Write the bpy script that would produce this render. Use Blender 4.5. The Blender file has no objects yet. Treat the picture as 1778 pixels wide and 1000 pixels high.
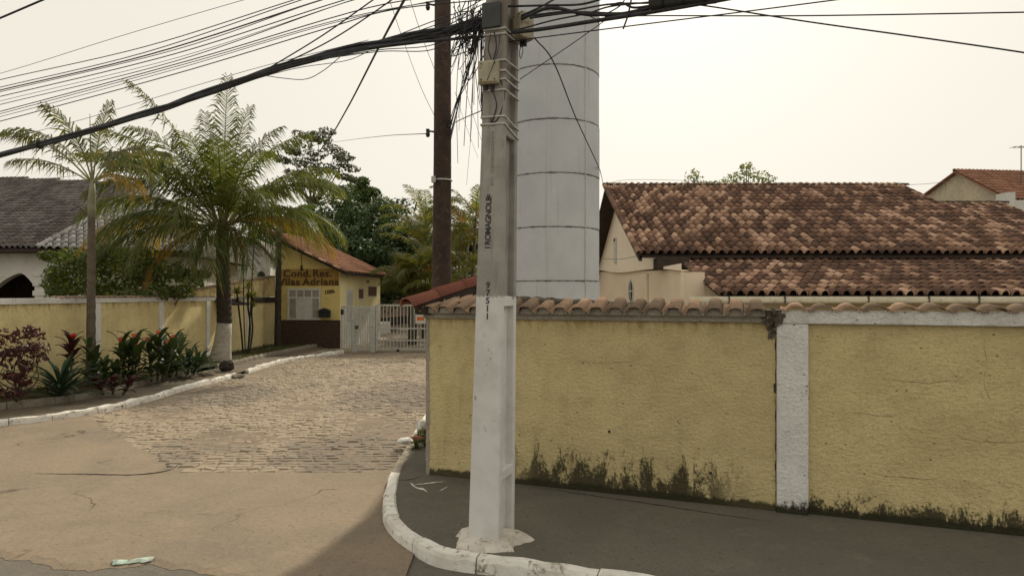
import bpy, math, random
from mathutils import Vector, Matrix, noise
from math import radians as R, sin, cos, pi, sqrt
random.seed(7)
S = bpy.context.scene
COL = S.collection

# ------------------------------------------------------------------ camera
CAM_H = 2.5
F = 1158.0            # focal length in photo pixels (photo 1778 x 1000)
HV = 512.0            # photo row of the horizon
cam = bpy.data.cameras.new('camera')
cam.sensor_fit = 'HORIZONTAL'
cam.sensor_width = 36.0
cam.lens = 36.0 * F / 1778.0
cam.shift_y = (HV - 500.0) / 1778.0
cam.clip_start = 0.1
cam.clip_end = 3000
camo = bpy.data.objects.new('camera', cam)
COL.objects.link(camo)
camo.location = (0, 0, CAM_H)
camo.rotation_euler = (R(90), 0, 0)
S.camera = camo

# ------------------------------------------------------------------ sky and sun
SUN_EL = 37.0
SUN_AZ = 13.0         # degrees to the right of straight ahead
w = bpy.data.worlds.new('World')
S.world = w
w.use_nodes = True
nt = w.node_tree
nt.nodes.clear()
out = nt.nodes.new('ShaderNodeOutputWorld')
bg = nt.nodes.new('ShaderNodeBackground')
bg.inputs['Strength'].default_value = 0.10
sky = nt.nodes.new('ShaderNodeTexSky')
sky.sky_type = 'NISHITA'
sky.sun_disc = False
sky.sun_elevation = R(SUN_EL)
sky.sun_rotation = R(SUN_AZ)
sky.air_density = 1.0
sky.dust_density = 7.0
sky.ozone_density = 1.0
hs = nt.nodes.new('ShaderNodeHueSaturation')
hs.inputs['Saturation'].default_value = 0.35
mx = nt.nodes.new('ShaderNodeMix')
mx.data_type = 'RGBA'
mx.inputs[0].default_value = 0.92
mx.inputs[7].default_value = (9.2, 8.7, 7.55, 1)     # thick pale haze
nt.links.new(sky.outputs[0], hs.inputs['Color'])
nt.links.new(hs.outputs[0], mx.inputs[6])
nt.links.new(mx.outputs[2], bg.inputs['Color'])
nt.links.new(bg.outputs[0], out.inputs['Surface'])

sl = bpy.data.lights.new('sun', 'SUN')
sl.energy = 4.2
sl.angle = R(2.5)
sl.color = (1.0, 0.90, 0.72)
so = bpy.data.objects.new('sun', sl)
COL.objects.link(so)
so.location = (4, 30, 30)
sdir = Vector((sin(R(SUN_AZ)) * cos(R(SUN_EL)), cos(R(SUN_AZ)) * cos(R(SUN_EL)), sin(R(SUN_EL))))
so.rotation_euler = (-sdir).to_track_quat('-Z', 'Y').to_euler()

S.view_settings.view_transform = 'Standard'
S.view_settings.look = 'None'
S.view_settings.exposure = 0.0
S.view_settings.gamma = 1.0
S.view_settings.use_curve_mapping = False

# ------------------------------------------------------------------ helpers
def P(u, v, D):
    "a photo pixel at a known distance ahead"
    return Vector(((u - 889.0) * D / F, D, CAM_H + (HV - v) * D / F))

def G(u, v, z=0.0):
    "a photo pixel on the ground at height z"
    D = (CAM_H - z) * F / (v - HV)
    return Vector(((u - 889.0) * D / F, D, z))

class MB:
    def __init__(s):
        s.v = []; s.f = []
    def add(s, vs, fs, M=None):
        o = len(s.v)
        for p in vs:
            p = Vector(p)
            s.v.append(M @ p if M is not None else p)
        for f in fs:
            s.f.append(tuple(i + o for i in f))
        return s
    def box(s, x0, x1, y0, y1, z0, z1, M=None):
        return s.add([(x0,y0,z0),(x1,y0,z0),(x1,y1,z0),(x0,y1,z0),(x0,y0,z1),(x1,y0,z1),(x1,y1,z1),(x0,y1,z1)],
                     [(0,3,2,1),(4,5,6,7),(0,1,5,4),(1,2,6,5),(2,3,7,6),(3,0,4,7)], M)
    def hexa(s, b, t):
        "eight corners: four below, four above, both counter-clockwise"
        return s.add(list(b) + list(t), [(0,3,2,1),(4,5,6,7),(0,1,5,4),(1,2,6,5),(2,3,7,6),(3,0,4,7)])
    def prism(s, pts, vec):
        "closed flat outline pushed along vec"
        n = len(pts); vec = Vector(vec)
        a = [Vector(p) for p in pts]
        return s.add(a + [p + vec for p in a],
                     [tuple(range(n))[::-1], tuple(range(n, 2*n))] + [(i, (i+1) % n, n + (i+1) % n, n + i) for i in range(n)])
    def quad(s, a, b, c, d):
        return s.add([a, b, c, d], [(0,1,2,3)])
    def tube(s, pts, r, n=6, cap=True):
        pts = [Vector(p) for p in pts]
        m = len(pts); o = len(s.v)
        rr = r if isinstance(r, (list, tuple)) else [r] * m
        prev = None
        for i, p in enumerate(pts):
            t = (pts[min(i+1, m-1)] - pts[max(i-1, 0)])
            if t.length < 1e-9: t = Vector((0,0,1))
            t.normalize()
            if prev is None:
                ref = Vector((0,0,1)) if abs(t.z) < .9 else Vector((1,0,0))
                a = t.cross(ref).normalized()
            else:
                a = (prev - t * prev.dot(t))
                a = a.normalized() if a.length > 1e-6 else t.orthogonal().normalized()
            prev = a
            b = t.cross(a)
            for k in range(n):
                th = 2*pi*k/n
                s.v.append(p + (a*cos(th) + b*sin(th)) * rr[i])
        for i in range(m-1):
            for k in range(n):
                k2 = (k+1) % n
                s.f.append((o+i*n+k, o+i*n+k2, o+(i+1)*n+k2, o+(i+1)*n+k))
        if cap:
            s.f.append(tuple(o + k for k in range(n))[::-1])
            s.f.append(tuple(o + (m-1)*n + k for k in range(n)))
        return s
    def mesh(s, name, smooth=False):
        me = bpy.data.meshes.new(name)
        me.from_pydata([tuple(p) for p in s.v], [], s.f)
        if smooth:
            me.polygons.foreach_set('use_smooth', [True]*len(me.polygons))
        me.update()
        return me
    def build(s, name, mat, parent=None, smooth=False, bevel=0.0):
        me = s.mesh(name, smooth)
        if mat: me.materials.append(mat)
        return link(name, me, parent, bevel)

def link(name, me, parent=None, bevel=0.0):
    o = bpy.data.objects.new(name, me)
    COL.objects.link(o)
    o.parent = parent
    if bevel:
        b = o.modifiers.new('bevel', 'BEVEL')
        b.width = bevel; b.segments = 2; b.limit_method = 'ANGLE'; b.angle_limit = R(40)
    return o

def tag(o, label, cat, group=None):
    o['label'] = label; o['category'] = cat
    if group: o['group'] = group
    return o

def thing(name, label, cat, loc=(0,0,0), rz=0.0, group=None):
    o = bpy.data.objects.new(name, None)
    o.empty_display_size = .2
    COL.objects.link(o)
    o.location = loc; o.rotation_euler = (0, 0, rz)
    return tag(o, label, cat, group)

def struct(o):
    o['kind'] = 'structure'; return o

def smoothline(pts, n=8):
    "Catmull-Rom through the points"
    pts = [Vector(p) for p in pts]
    if len(pts) < 3:
        return [pts[0].lerp(pts[-1], i/n) for i in range(n+1)]
    q = [pts[0]*2 - pts[1]] + pts + [pts[-1]*2 - pts[-2]]
    r = []
    for i in range(1, len(q)-2):
        a, b, c, d = q[i-1:i+3]
        for k in range(n):
            t = k/n
            r.append(.5*((2*b) + (c-a)*t + (2*a-5*b+4*c-d)*t*t + (3*b-a-3*c+d)*t**3))
    r.append(pts[-1])
    return r

def resample(pts, step):
    "points every step metres along a line"
    r = [pts[0].copy()]; acc = 0.0
    for a, b in zip(pts, pts[1:]):
        L = (b-a).length
        if L < 1e-9: continue
        d = step - acc
        while d <= L:
            r.append(a.lerp(b, d/L)); d += step
        acc = (acc + L) % step
    return r

# ------------------------------------------------------------------ materials
def nodes(name):
    m = bpy.data.materials.new(name)
    m.use_nodes = True
    t = m.node_tree
    b = t.nodes['Principled BSDF']
    return m, t, b

def N(t, kind, **kw):
    n = t.nodes.new(kind)
    for k, v in kw.items():
        if k in n.inputs: n.inputs[k].default_value = v
        else: setattr(n, k, v)
    return n

def mixc(t, fac, a, b, mode='MIX'):
    n = t.nodes.new('ShaderNodeMix'); n.data_type = 'RGBA'; n.blend_type = mode
    for i, x in ((0, fac), (6, a), (7, b)):
        if hasattr(x, 'is_output'): t.links.new(x, n.inputs[i])
        elif i == 0: n.inputs[0].default_value = x
        else: n.inputs[i].default_value = (*x[:3], 1)
    return n.outputs[2]

def ramp(t, src, p0, p1, a=0.0, b=1.0):
    n = t.nodes.new('ShaderNodeMapRange'); n.clamp = True
    n.interpolation_type = 'SMOOTHSTEP'
    t.links.new(src, n.inputs[0])
    n.inputs[1].default_value = p0; n.inputs[2].default_value = p1
    n.inputs[3].default_value = a; n.inputs[4].default_value = b
    return n.outputs[0]

def math_(t, op, a, b=None):
    n = t.nodes.new('ShaderNodeMath'); n.operation = op
    for i, x in ((0, a), (1, b)):
        if x is None: continue
        if hasattr(x, 'is_output'): t.links.new(x, n.inputs[i])
        else: n.inputs[i].default_value = x
    return n.outputs[0]

def coords(t, kind='Object', scale=(1,1,1)):
    if kind == 'World':
        c = t.nodes.new('ShaderNodeNewGeometry').outputs['Position']
    else:
        c = t.nodes.new('ShaderNodeTexCoord').outputs[kind]
    m = t.nodes.new('ShaderNodeMapping')
    m.inputs['Scale'].default_value = scale
    t.links.new(c, m.inputs[0])
    return m.outputs[0]

def tex(t, co, scale, detail=5.0, rough=.6, kind='noise', dist=0.0):
    if kind == 'noise':
        n = t.nodes.new('ShaderNodeTexNoise')
        n.inputs['Scale'].default_value = scale
        n.inputs['Detail'].default_value = detail
        n.inputs['Roughness'].default_value = rough
        n.inputs['Distortion'].default_value = dist
        t.links.new(co, n.inputs['Vector'])
        return n.outputs['Fac']
    n = t.nodes.new('ShaderNodeTexVoronoi')
    n.feature = kind
    n.inputs['Scale'].default_value = scale
    t.links.new(co, n.inputs['Vector'])
    return n.outputs['Distance']

def bump(t, b, h, strength=.3, dist=.02):
    n = t.nodes.new('ShaderNodeBump')
    n.inputs['Strength'].default_value = strength
    n.inputs['Distance'].default_value = dist
    t.links.new(h, n.inputs['Height'])
    t.links.new(n.outputs[0], b.inputs['Normal'])

def plain(name, c1, c2=None, scale=6.0, rough=.8, bmp=.2, bscale=40.0, kind='Object', dirt=None, metal=0.0, spec=.3):
    m, t, b = nodes(name)
    co = coords(t, kind)
    c2 = c2 or tuple(x*.75 for x in c1)
    f = ramp(t, tex(t, co, scale, 6), .35, .68)
    c = mixc(t, f, c1, c2)
    if dirt:
        f2 = ramp(t, tex(t, co, scale*2.7, 8, .7, dist=.6), .53, .66)
        c = mixc(t, f2, c, dirt)
    t.links.new(c, b.inputs['Base Color'])
    b.inputs['Roughness'].default_value = rough
    b.inputs['Metallic'].default_value = metal
    b.inputs['Specular IOR Level'].default_value = spec
    if bmp:
        bump(t, b, tex(t, co, bscale, 5), bmp, .01)
    return m

def leafmat(name, c1, c2, trans=.35, c3=None, rough=.55):
    m = bpy.data.materials.new(name); m.use_nodes = True
    t = m.node_tree; t.nodes.clear()
    o = t.nodes.new('ShaderNodeOutputMaterial')
    geo = t.nodes.new('ShaderNodeNewGeometry')
    c = mixc(t, geo.outputs['Random Per Island'], c1, c2)
    if c3:
        rnd = t.nodes.new('ShaderNodeMath'); rnd.operation = 'FRACT'
        m7 = math_(t, 'MULTIPLY', geo.outputs['Random Per Island'], 7.31)
        t.links.new(m7, rnd.inputs[0])
        c = mixc(t, ramp(t, rnd.outputs[0], .75, .95), c, c3)
    p = t.nodes.new('ShaderNodeBsdfPrincipled')
    p.inputs['Roughness'].default_value = rough
    p.inputs['Specular IOR Level'].default_value = .35
    t.links.new(c, p.inputs['Base Color'])
    tr = t.nodes.new('ShaderNodeBsdfTranslucent')
    br = mixc(t, 1.0, c, (1.5, 1.55, .8), 'MULTIPLY')
    t.links.new(br, tr.inputs['Color'])
    ms = t.nodes.new('ShaderNodeMixShader'); ms.inputs[0].default_value = trans
    t.links.new(p.outputs[0], ms.inputs[1]); t.links.new(tr.outputs[0], ms.inputs[2])
    t.links.new(ms.outputs[0], o.inputs['Surface'])
    return m

def stucco(name, c1, c2, stain=(.035,.032,.018), mould=None, top=None, grain=38.0, drips=.35):
    "rough-cast wall; mould = (height, x0, x1) of the black growth along its foot, in object metres"
    m, t, b = nodes(name)
    co = coords(t, 'Object')
    sx = t.nodes.new('ShaderNodeSeparateXYZ')
    t.links.new(t.nodes.new('ShaderNodeTexCoord').outputs['Object'], sx.inputs[0])
    z, x = sx.outputs[2], sx.outputs[0]
    big = tex(t, co, 1.1, 7, .62)
    c = mixc(t, ramp(t, big, .36, .66), c1, c2)
    g = tex(t, co, grain, 4, .65)
    c = mixc(t, ramp(t, g, .50, .74, 0, .55), c, tuple(k*.50 for k in c2))
    c = mixc(t, ramp(t, tex(t, co, 4.5, 7, .7), .45, .70, 0, .45), c, tuple(k*.72 for k in c2))
    # horizontal trowel marks and pits
    ch = coords(t, 'Object', (1, 1, 4))
    tm = tex(t, ch, 9.0, 7, .7, dist=.4)
    c = mixc(t, ramp(t, tm, .60, .74, 0, .5), c, tuple(k*.5 for k in c2))
    pit = tex(t, coords(t, 'Object', (1, 1, 1.6)), 5.5, 2, .5, 'F1')
    c = mixc(t, ramp(t, pit, .10, .05, 0, .75), c, (.06, .045, .025))
    if drips:
        cd = coords(t, 'Object', (7, 7, .5))
        dr = tex(t, cd, 1.0, 5, .6)
        c = mixc(t, ramp(t, dr, .58, .78, 0, drips), c, tuple(k*.6 for k in c2))
    if top is not None:
        tf = math_(t, 'MULTIPLY', ramp(t, z, top-.22, top), ramp(t, tex(t, coords(t, 'Object', (5,5,1.5)), 1.6, 6), .4, .7))
        c = mixc(t, math_(t, 'MULTIPLY', tf, .75), c, (.28, .17, .045))
    if mould:
        h, x0, x1 = mould
        cm = coords(t, 'Object', (2.2, 2.2, .8))
        mn = tex(t, cm, 2.6, 9, .72, dist=.5)
        fine = tex(t, coords(t, 'Object', (1, 1, .7)), 38.0, 6, .75)
        edge = math_(t, 'ADD', math_(t, 'MULTIPLY', mn, .75), math_(t, 'MULTIPLY', fine, .40))
        zg = math_(t, 'SUBTRACT', z, .12)          # height above the pavement
        zz = math_(t, 'DIVIDE', zg, h)
        base = math_(t, 'SUBTRACT', edge, math_(t, 'MULTIPLY', zz, .34))
        xr = math_(t, 'MULTIPLY', ramp(t, x, x0-.5, x0+.3), ramp(t, x, x1+.3, x1-.5))
        f = math_(t, 'MULTIPLY', ramp(t, base, .40, .52), xr)
        c = mixc(t, math_(t, 'MULTIPLY', f, .93), c, stain)
        lo = math_(t, 'SUBTRACT', math_(t, 'MULTIPLY', edge, 1.0), math_(t, 'MULTIPLY', zg, 4.6))
        c = mixc(t, math_(t, 'MULTIPLY', ramp(t, lo, .10, .30), .92), c, stain)
    t.links.new(c, b.inputs['Base Color'])
    b.inputs['Roughness'].default_value = .92
    b.inputs['Specular IOR Level'].default_value = .15
    hh = math_(t, 'ADD', math_(t, 'MULTIPLY', g, .6), math_(t, 'MULTIPLY', tex(t, co, 24, 5, .6), 1.0))
    hh = math_(t, 'ADD', hh, math_(t, 'MULTIPLY', tm, .7))
    bump(t, b, hh, .75, .036)
    return m

def tilemat(name, cols, moss=(.10,.085,.045)):
    "fired clay, each tile its own tone"
    m, t, b = nodes(name)
    oi = t.nodes.new('ShaderNodeObjectInfo')
    ge = t.nodes.new('ShaderNodeNewGeometry')
    a = math_(t, 'ADD', oi.outputs['Random'], math_(t, 'MULTIPLY', ge.outputs['Random Per Island'], 5.37))
    a = math_(t, 'FRACT', a)
    # weathering comes in drifts across the roof
    dr = tex(t, coords(t, 'World'), .42, 5, .7)
    a2 = math_(t, 'ADD', math_(t, 'MULTIPLY', a, .72), math_(t, 'MULTIPLY', ramp(t, dr, .36, .62), .28))
    cr = t.nodes.new('ShaderNodeValToRGB')
    e = cr.color_ramp.elements
    e[0].position = 0.0; e[0].color = (*cols[0], 1)
    e[1].position = 1.0; e[1].color = (*cols[-1], 1)
    for i, cc in enumerate(cols[1:-1]):
        k = e.new((i+1)/(len(cols)-1)); k.color = (*cc, 1)
    t.links.new(a2, cr.inputs[0])
    co = coords(t, 'World')
    c = mixc(t, ramp(t, tex(t, co, 14.0, 7, .7), .45, .72, 0, .6), cr.outputs[0], moss)
    c = mixc(t, ramp(t, tex(t, co, 60.0, 4, .7), .55, .75, 0, .35), c, (.42,.33,.24))
    t.links.new(c, b.inputs['Base Color'])
    b.inputs['Roughness'].default_value = 1.0
    b.inputs['Specular IOR Level'].default_value = 0.0
    bump(t, b, tex(t, co, 70.0, 5), .35, .006)
    return m

def groundmat(name, c1, c2, c3, s1=.6, s2=4.0, grit=120.0, rough=.9, bstr=.4, crack=0.0, spec=.2):
    m, t, b = nodes(name)
    co = coords(t, 'World')
    c = mixc(t, ramp(t, tex(t, co, s1, 6, .6, dist=.3), .36, .66), c1, c2)
    c = mixc(t, ramp(t, tex(t, co, s2, 8, .7), .50, .74, 0, .7), c, c3)
    g = tex(t, co, grit, 3, .7)
    c = mixc(t, ramp(t, g, .56, .78, 0, .55), c, tuple(k*.45 for k in c1))
    c = mixc(t, ramp(t, g, .40, .24, 0, .35), c, tuple(min(1, k*1.7) for k in c2))
    mg = tex(t, co, 26.0, 6, .8)
    c = mixc(t, ramp(t, mg, .50, .66, 0, .55), c, tuple(k*.55 for k in c1))
    c = mixc(t, ramp(t, mg, .46, .34, 0, .40), c, tuple(min(1, k*1.35) for k in c1))
    sp_ = tex(t, co, 7.0, 3, .5, 'F1')
    c = mixc(t, ramp(t, sp_, .16, .08, 0, .55), c, tuple(k*.40 for k in c1))
    if crack:
        cc = t.nodes.new('ShaderNodeVectorMath'); cc.operation = 'ADD'
        nz = t.nodes.new('ShaderNodeTexNoise'); nz.inputs['Scale'].default_value = 1.6
        t.links.new(co, nz.inputs['Vector'])
        sc = t.nodes.new('ShaderNodeVectorMath'); sc.operation = 'SCALE'; sc.inputs['Scale'].default_value = .9
        t.links.new(nz.outputs['Color'], sc.inputs[0])
        t.links.new(co, cc.inputs[0]); t.links.new(sc.outputs[0], cc.inputs[1])
        vd = tex(t, cc.outputs[0], crack, kind='DISTANCE_TO_EDGE')
        gate = ramp(t, tex(t, co, .8, 3), .48, .62)
        f = math_(t, 'MULTIPLY', ramp(t, vd, .006, .001), gate)
        c = mixc(t, math_(t, 'MULTIPLY', f, .7), c, (.05,.04,.03))
    t.links.new(c, b.inputs['Base Color'])
    b.inputs['Roughness'].default_value = rough
    b.inputs['Specular IOR Level'].default_value = spec
    h = math_(t, 'ADD', g, math_(t, 'MULTIPLY', tex(t, co, 9, 6), 1.5))
    bump(t, b, h, bstr, .012)
    return m

M = {}
M['yellow'] = stucco('yellow_stucco', (.64,.535,.285), (.55,.455,.24), mould=(.90, 1.3, 3.9), top=2.19)
M['yellow_r'] = stucco('yellow_stucco_clean', (.66,.55,.29), (.565,.465,.24), mould=(.42, -9, 30), top=None, drips=.25)
M['yellow_l'] = stucco('yellow_stucco_stained', (.78,.655,.35), (.66,.55,.285), mould=(.30, -9, 40), top=2.25, grain=30, drips=.6)
M['white_wall'] = stucco('white_rendered_pillar', (.80,.79,.76), (.70,.69,.66), mould=(.30, -99, 99), grain=50, drips=.2)
M['beam'] = stucco('grey_render_beam', (.40,.36,.30), (.30,.27,.22), grain=50, drips=.5)
M['beam_white'] = stucco('white_render_beam', (.76,.75,.71), (.62,.60,.56), grain=50, drips=.75)
M['mortar'] = plain('blackened_mortar', (.10,.085,.065), (.045,.04,.03), 9, .95, .5, 30, dirt=(.22,.19,.15))
M['gate_yellow'] = plain('gatehouse_yellow', (.68,.55,.22), (.61,.49,.19), 1.5, .9, .25, 45, dirt=(.52,.41,.16))
M['gate_sunlit'] = plain('gatehouse_sunlit_side', (.80,.71,.42), (.74,.65,.37), 1.5, .9, .2, 45)  # paler copy of the gatehouse yellow; sunlight painted into the side wall
M['stone_dark'] = plain('dark_stone_plinth', (.085,.05,.035), (.045,.03,.022), 14, .8, .5, 25)
M['white_paint'] = plain('white_gloss_paint', (.62,.62,.58), (.52,.52,.48), 5, .5, .08, 30, dirt=(.4,.38,.33))
M['steel'] = plain('pale_painted_steel', (.50,.51,.47), (.40,.41,.38), 6, .5, .1, 30, dirt=(.25,.2,.15))
M['steel_dark'] = plain('dark_steel', (.10,.10,.09), (.06,.06,.055), 8, .5, .1, 30)
M['black'] = plain('black_plastic', (.018,.018,.020), (.028,.028,.03), 12, .55, .1, 60)
M['cable'] = plain('black_cable', (.022,.022,.026), (.04,.04,.045), 9, .6, 0)
M['cable_grey'] = plain('grey_cable', (.09,.09,.10), (.14,.14,.14), 9, .6, 0)
M['wood_pole'] = plain('dark_treated_wood', (.060,.038,.028), (.035,.024,.020), 5, .9, .6, 30, dirt=(.09,.062,.045))
M['box_beige'] = plain('beige_plastic_box', (.40,.36,.26), (.33,.30,.22), 8, .6, .1, 30, dirt=(.24,.19,.13))
M['box_grey'] = plain('dark_grey_box', (.055,.06,.06), (.04,.045,.045), 8, .6, .1, 30)
M['strap'] = plain('pale_steel_strap', (.55,.54,.50), (.42,.41,.38), 8, .5, 0)
M['ink'] = plain('black_stencil_ink', (.03,.03,.03), (.07,.07,.065), 30, .9, 0)
M['ink_soft'] = plain('worn_stencil_ink', (.14,.13,.12), (.24,.22,.20), 45, .9, 0)
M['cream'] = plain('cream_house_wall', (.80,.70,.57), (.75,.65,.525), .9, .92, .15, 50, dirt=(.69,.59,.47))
M['cream_shade'] = plain('ochre_shaded_house_wall', (.70,.585,.45), (.64,.53,.40), .9, .92, .15, 50)  # ochre wall tone that also puts the recessed side wall's shade into colour
M['offwhite'] = plain('offwhite_wall', (.66,.64,.60), (.58,.56,.52), .8, .92, .12, 40, dirt=(.50,.48,.44))
M['pink'] = plain('pinkish_wall', (.36,.27,.20), (.31,.23,.17), .7, .92, .1, 30)
M['gutter'] = plain('cream_gutter', (.62,.58,.47), (.54,.50,.40), 4, .55, .05, 30, dirt=(.44,.40,.31))
M['under'] = plain('dark_roof_boards', (.050,.035,.028), (.03,.022,.018), 5, .9, .2, 30)
M['gable_stain'] = stucco('weathered_gable', (.58,.50,.37), (.46,.41,.31), grain=22, drips=.9)
M['glass'] = plain('dark_window_glass', (.025,.028,.03), (.04,.045,.05), 3, .12, 0, spec=.6)
M['grille'] = plain('white_window_shutter', (.58,.58,.55), (.50,.50,.47), 8, .6, .1, 30)
M['tile'] = tilemat('clay_tiles', [(.085,.055,.046), (.115,.072,.058), (.145,.088,.068), (.175,.104,.078), (.23,.138,.100), (.40,.252,.180), (.54,.355,.255), (.62,.43,.32)], moss=(.11,.085,.062))
M['tile_dark'] = tilemat('blackened_ridge_tiles', [(.055,.045,.038), (.075,.060,.048), (.10,.078,.060)], moss=(.05,.05,.03))
M['tile_grey'] = tilemat('grey_weathered_tiles', [(.10,.085,.080), (.14,.12,.115), (.19,.17,.165), (.26,.24,.235)], moss=(.10,.085,.07))
M['tile_pale'] = tilemat('pale_weathered_tiles', [(.30,.29,.29), (.42,.41,.41), (.54,.53,.52)], moss=(.22,.20,.18))
M['tile_cope'] = tilemat('coping_tiles', [(.13,.095,.070), (.22,.16,.115), (.34,.235,.165), (.42,.28,.19)], moss=(.10,.09,.07))
M['tile_red'] = tilemat('red_ridge_tiles', [(.15,.060,.045), (.19,.076,.056), (.22,.092,.066)], moss=(.12,.06,.045))
M['tile_new'] = tilemat('orange_tiles', [(.22,.12,.085), (.32,.17,.115), (.40,.225,.15)], moss=(.16,.09,.065))
M['asphalt'] = groundmat('street_asphalt', (.145,.128,.105), (.118,.106,.09), (.185,.16,.125), grit=60, bstr=.8)
M['dirt'] = groundmat('dusty_apron', (.245,.192,.136), (.190,.156,.116), (.272,.206,.142), s1=.55, s2=2.4, grit=75, bstr=.7, crack=.30)
M['sand'] = groundmat('sand_between_stones', (.215,.165,.12), (.16,.125,.09), (.26,.20,.145), s1=1.2, s2=6, grit=140, bstr=.5)
M['pave'] = groundmat('pavement_screed', (.140,.127,.103), (.112,.104,.086), (.170,.152,.122), s1=.8, s2=3.2, grit=60, bstr=.8)
M['walk'] = groundmat('walkway_concrete', (.155,.125,.09), (.11,.095,.07), (.21,.16,.115), s1=.9, s2=4, grit=120)
M['soil'] = groundmat('planting_soil', (.050,.036,.022), (.060,.060,.026), (.085,.062,.036), s1=1.0, s2=5, grit=60, bstr=.8)
M['land'] = groundmat('distant_land', (.13,.10,.065), (.10,.095,.05), (.16,.12,.08), s1=.15, s2=1.2, grit=30)
M['inner_drive'] = groundmat('sandy_inner_drive', (.29,.235,.175), (.25,.20,.15), (.20,.165,.125), s1=.5, s2=3, grit=60)
M['kerb_white'] = plain('whitewashed_kerb', (.72,.70,.65), (.56,.53,.47), 3.2, .9, .6, 30, kind='World', dirt=(.17,.14,.10))
M['kerb_grey'] = plain('bare_concrete_kerb', (.27,.235,.185), (.19,.165,.13), 4, .9, .5, 30, kind='World', dirt=(.10,.09,.06))
M['lump'] = plain('cement_collar', (.60,.56,.50), (.46,.42,.36), 5, .95, .8, 22, dirt=(.24,.20,.15))
M['crack'] = plain('dark_crack', (.030,.024,.018), (.05,.04,.03), 8, 1, 0)  # dark fill of the crack and joint strips
M['litter'] = plain('crushed_carton', (.30,.42,.34), (.42,.42,.37), 9, .5, .2, 20, dirt=(.25,.45,.36))
M['rubble'] = plain('white_rubble', (.62,.61,.58), (.50,.48,.45), 5, .9, .4, 20)
M['orange'] = plain('orange_sign', (.62,.17,.03), (.55,.14,.03), 6, .6, 0)
M['plaque'] = plain('brown_plaque', (.12,.05,.035), (.09,.04,.03), 9, .6, .1, 30)
M['letters'] = plain('brown_raised_letters', (.075,.045,.020), (.11,.065,.03), 12, .8, 0)
M['sign_panel'] = plain('faded_ochre_panel', (.40,.255,.075), (.34,.21,.06), 2.5, .9, .1, 30)
# cobbles: tan granite under dust with grey drifts and painted tree shade
def cobble_mat():
    m, t, b = nodes('granite_setts')
    co = coords(t, 'World')
    oi = t.nodes.new('ShaderNodeObjectInfo'); ge = t.nodes.new('ShaderNodeNewGeometry')
    a = math_(t, 'FRACT', math_(t, 'ADD', oi.outputs['Random'], math_(t, 'MULTIPLY', ge.outputs['Random Per Island'], 3.77)))
    c = mixc(t, a, (.325,.260,.188), (.268,.216,.158))
    d = tex(t, co, .33, 5, .62, dist=.5)
    c = mixc(t, ramp(t, d, .53, .63, 0, .75), c, (.17,.145,.115))
    # three grey patches, tree shade painted into the setts' colour
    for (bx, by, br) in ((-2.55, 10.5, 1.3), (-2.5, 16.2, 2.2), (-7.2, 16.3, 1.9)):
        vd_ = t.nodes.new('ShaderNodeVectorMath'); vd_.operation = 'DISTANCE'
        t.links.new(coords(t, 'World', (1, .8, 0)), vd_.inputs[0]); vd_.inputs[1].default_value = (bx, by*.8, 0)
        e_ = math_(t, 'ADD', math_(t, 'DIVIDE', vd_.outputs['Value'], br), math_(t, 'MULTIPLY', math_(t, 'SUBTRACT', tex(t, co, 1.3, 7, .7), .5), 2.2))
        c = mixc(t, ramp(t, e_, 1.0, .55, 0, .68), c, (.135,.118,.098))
    c = mixc(t, ramp(t, tex(t, co, 5.0, 7, .7), .5, .72, 0, .6), c, (.33,.265,.195))
    c = mixc(t, ramp(t, tex(t, co, 30, 6, .8), .50, .68, 0, .55), c, (.15,.12,.09))
    t.links.new(c, b.inputs['Base Color'])
    b.inputs['Roughness'].default_value = .85
    b.inputs['Specular IOR Level'].default_value = .2
    bump(t, b, math_(t, 'ADD', tex(t, co, 30, 5), tex(t, co, 110, 3)), .5, .01)
    return m
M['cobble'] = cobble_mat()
# pole: raw concrete, whitewashed up to head height with a ragged edge
def pole_mat():
    m, t, b = nodes('pole_concrete')
    co = coords(t, 'Object')
    sx = t.nodes.new('ShaderNodeSeparateXYZ'); t.links.new(co, sx.inputs[0]); z = sx.outputs[2]
    raw = mixc(t, ramp(t, tex(t, co, 2.4, 8, .65), .38, .66), (.34,.325,.30), (.245,.235,.215))
    raw = mixc(t, ramp(t, tex(t, coords(t, 'Object', (9,9,.8)), 1.3, 6), .55, .75, 0, .75), raw, (.11,.10,.085))
    raw = mixc(t, math_(t, 'MULTIPLY', ramp(t, z, 3.9, 4.6), ramp(t, tex(t, co, 5, 6), .35, .6, .35, .9)), raw, (.15,.128,.108))
    wh = mixc(t, ramp(t, tex(t, co, 3.0, 7, .6), .40, .70), (.63,.63,.61), (.52,.515,.49))
    sc = tex(t, coords(t, 'Object', (1,1,.45)), 17, 6, .7)
    zone = math_(t, 'MULTIPLY', ramp(t, z, .9, 1.3), ramp(t, z, 2.15, 1.8))
    wh = mixc(t, math_(t, 'MULTIPLY', ramp(t, sc, .63, .68), zone), wh, (.33,.31,.29))
    wh = mixc(t, ramp(t, tex(t, co, 9, 8, .75), .60, .70, 0, .5), wh, (.36,.33,.28))
    ed = math_(t, 'ADD', z, math_(t, 'MULTIPLY', tex(t, coords(t, 'Object', (6,6,1.5)), 2.0, 6), .14))
    c = mixc(t, ramp(t, ed, 2.42, 2.45), wh, raw)
    t.links.new(c, b.inputs['Base Color'])
    b.inputs['Roughness'].default_value = .85
    b.inputs['Specular IOR Level'].default_value = .2
    bump(t, b, math_(t, 'ADD', tex(t, co, 45, 5), tex(t, co, 9, 5)), .25, .008)
    return m
M['pole'] = pole_mat()
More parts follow.
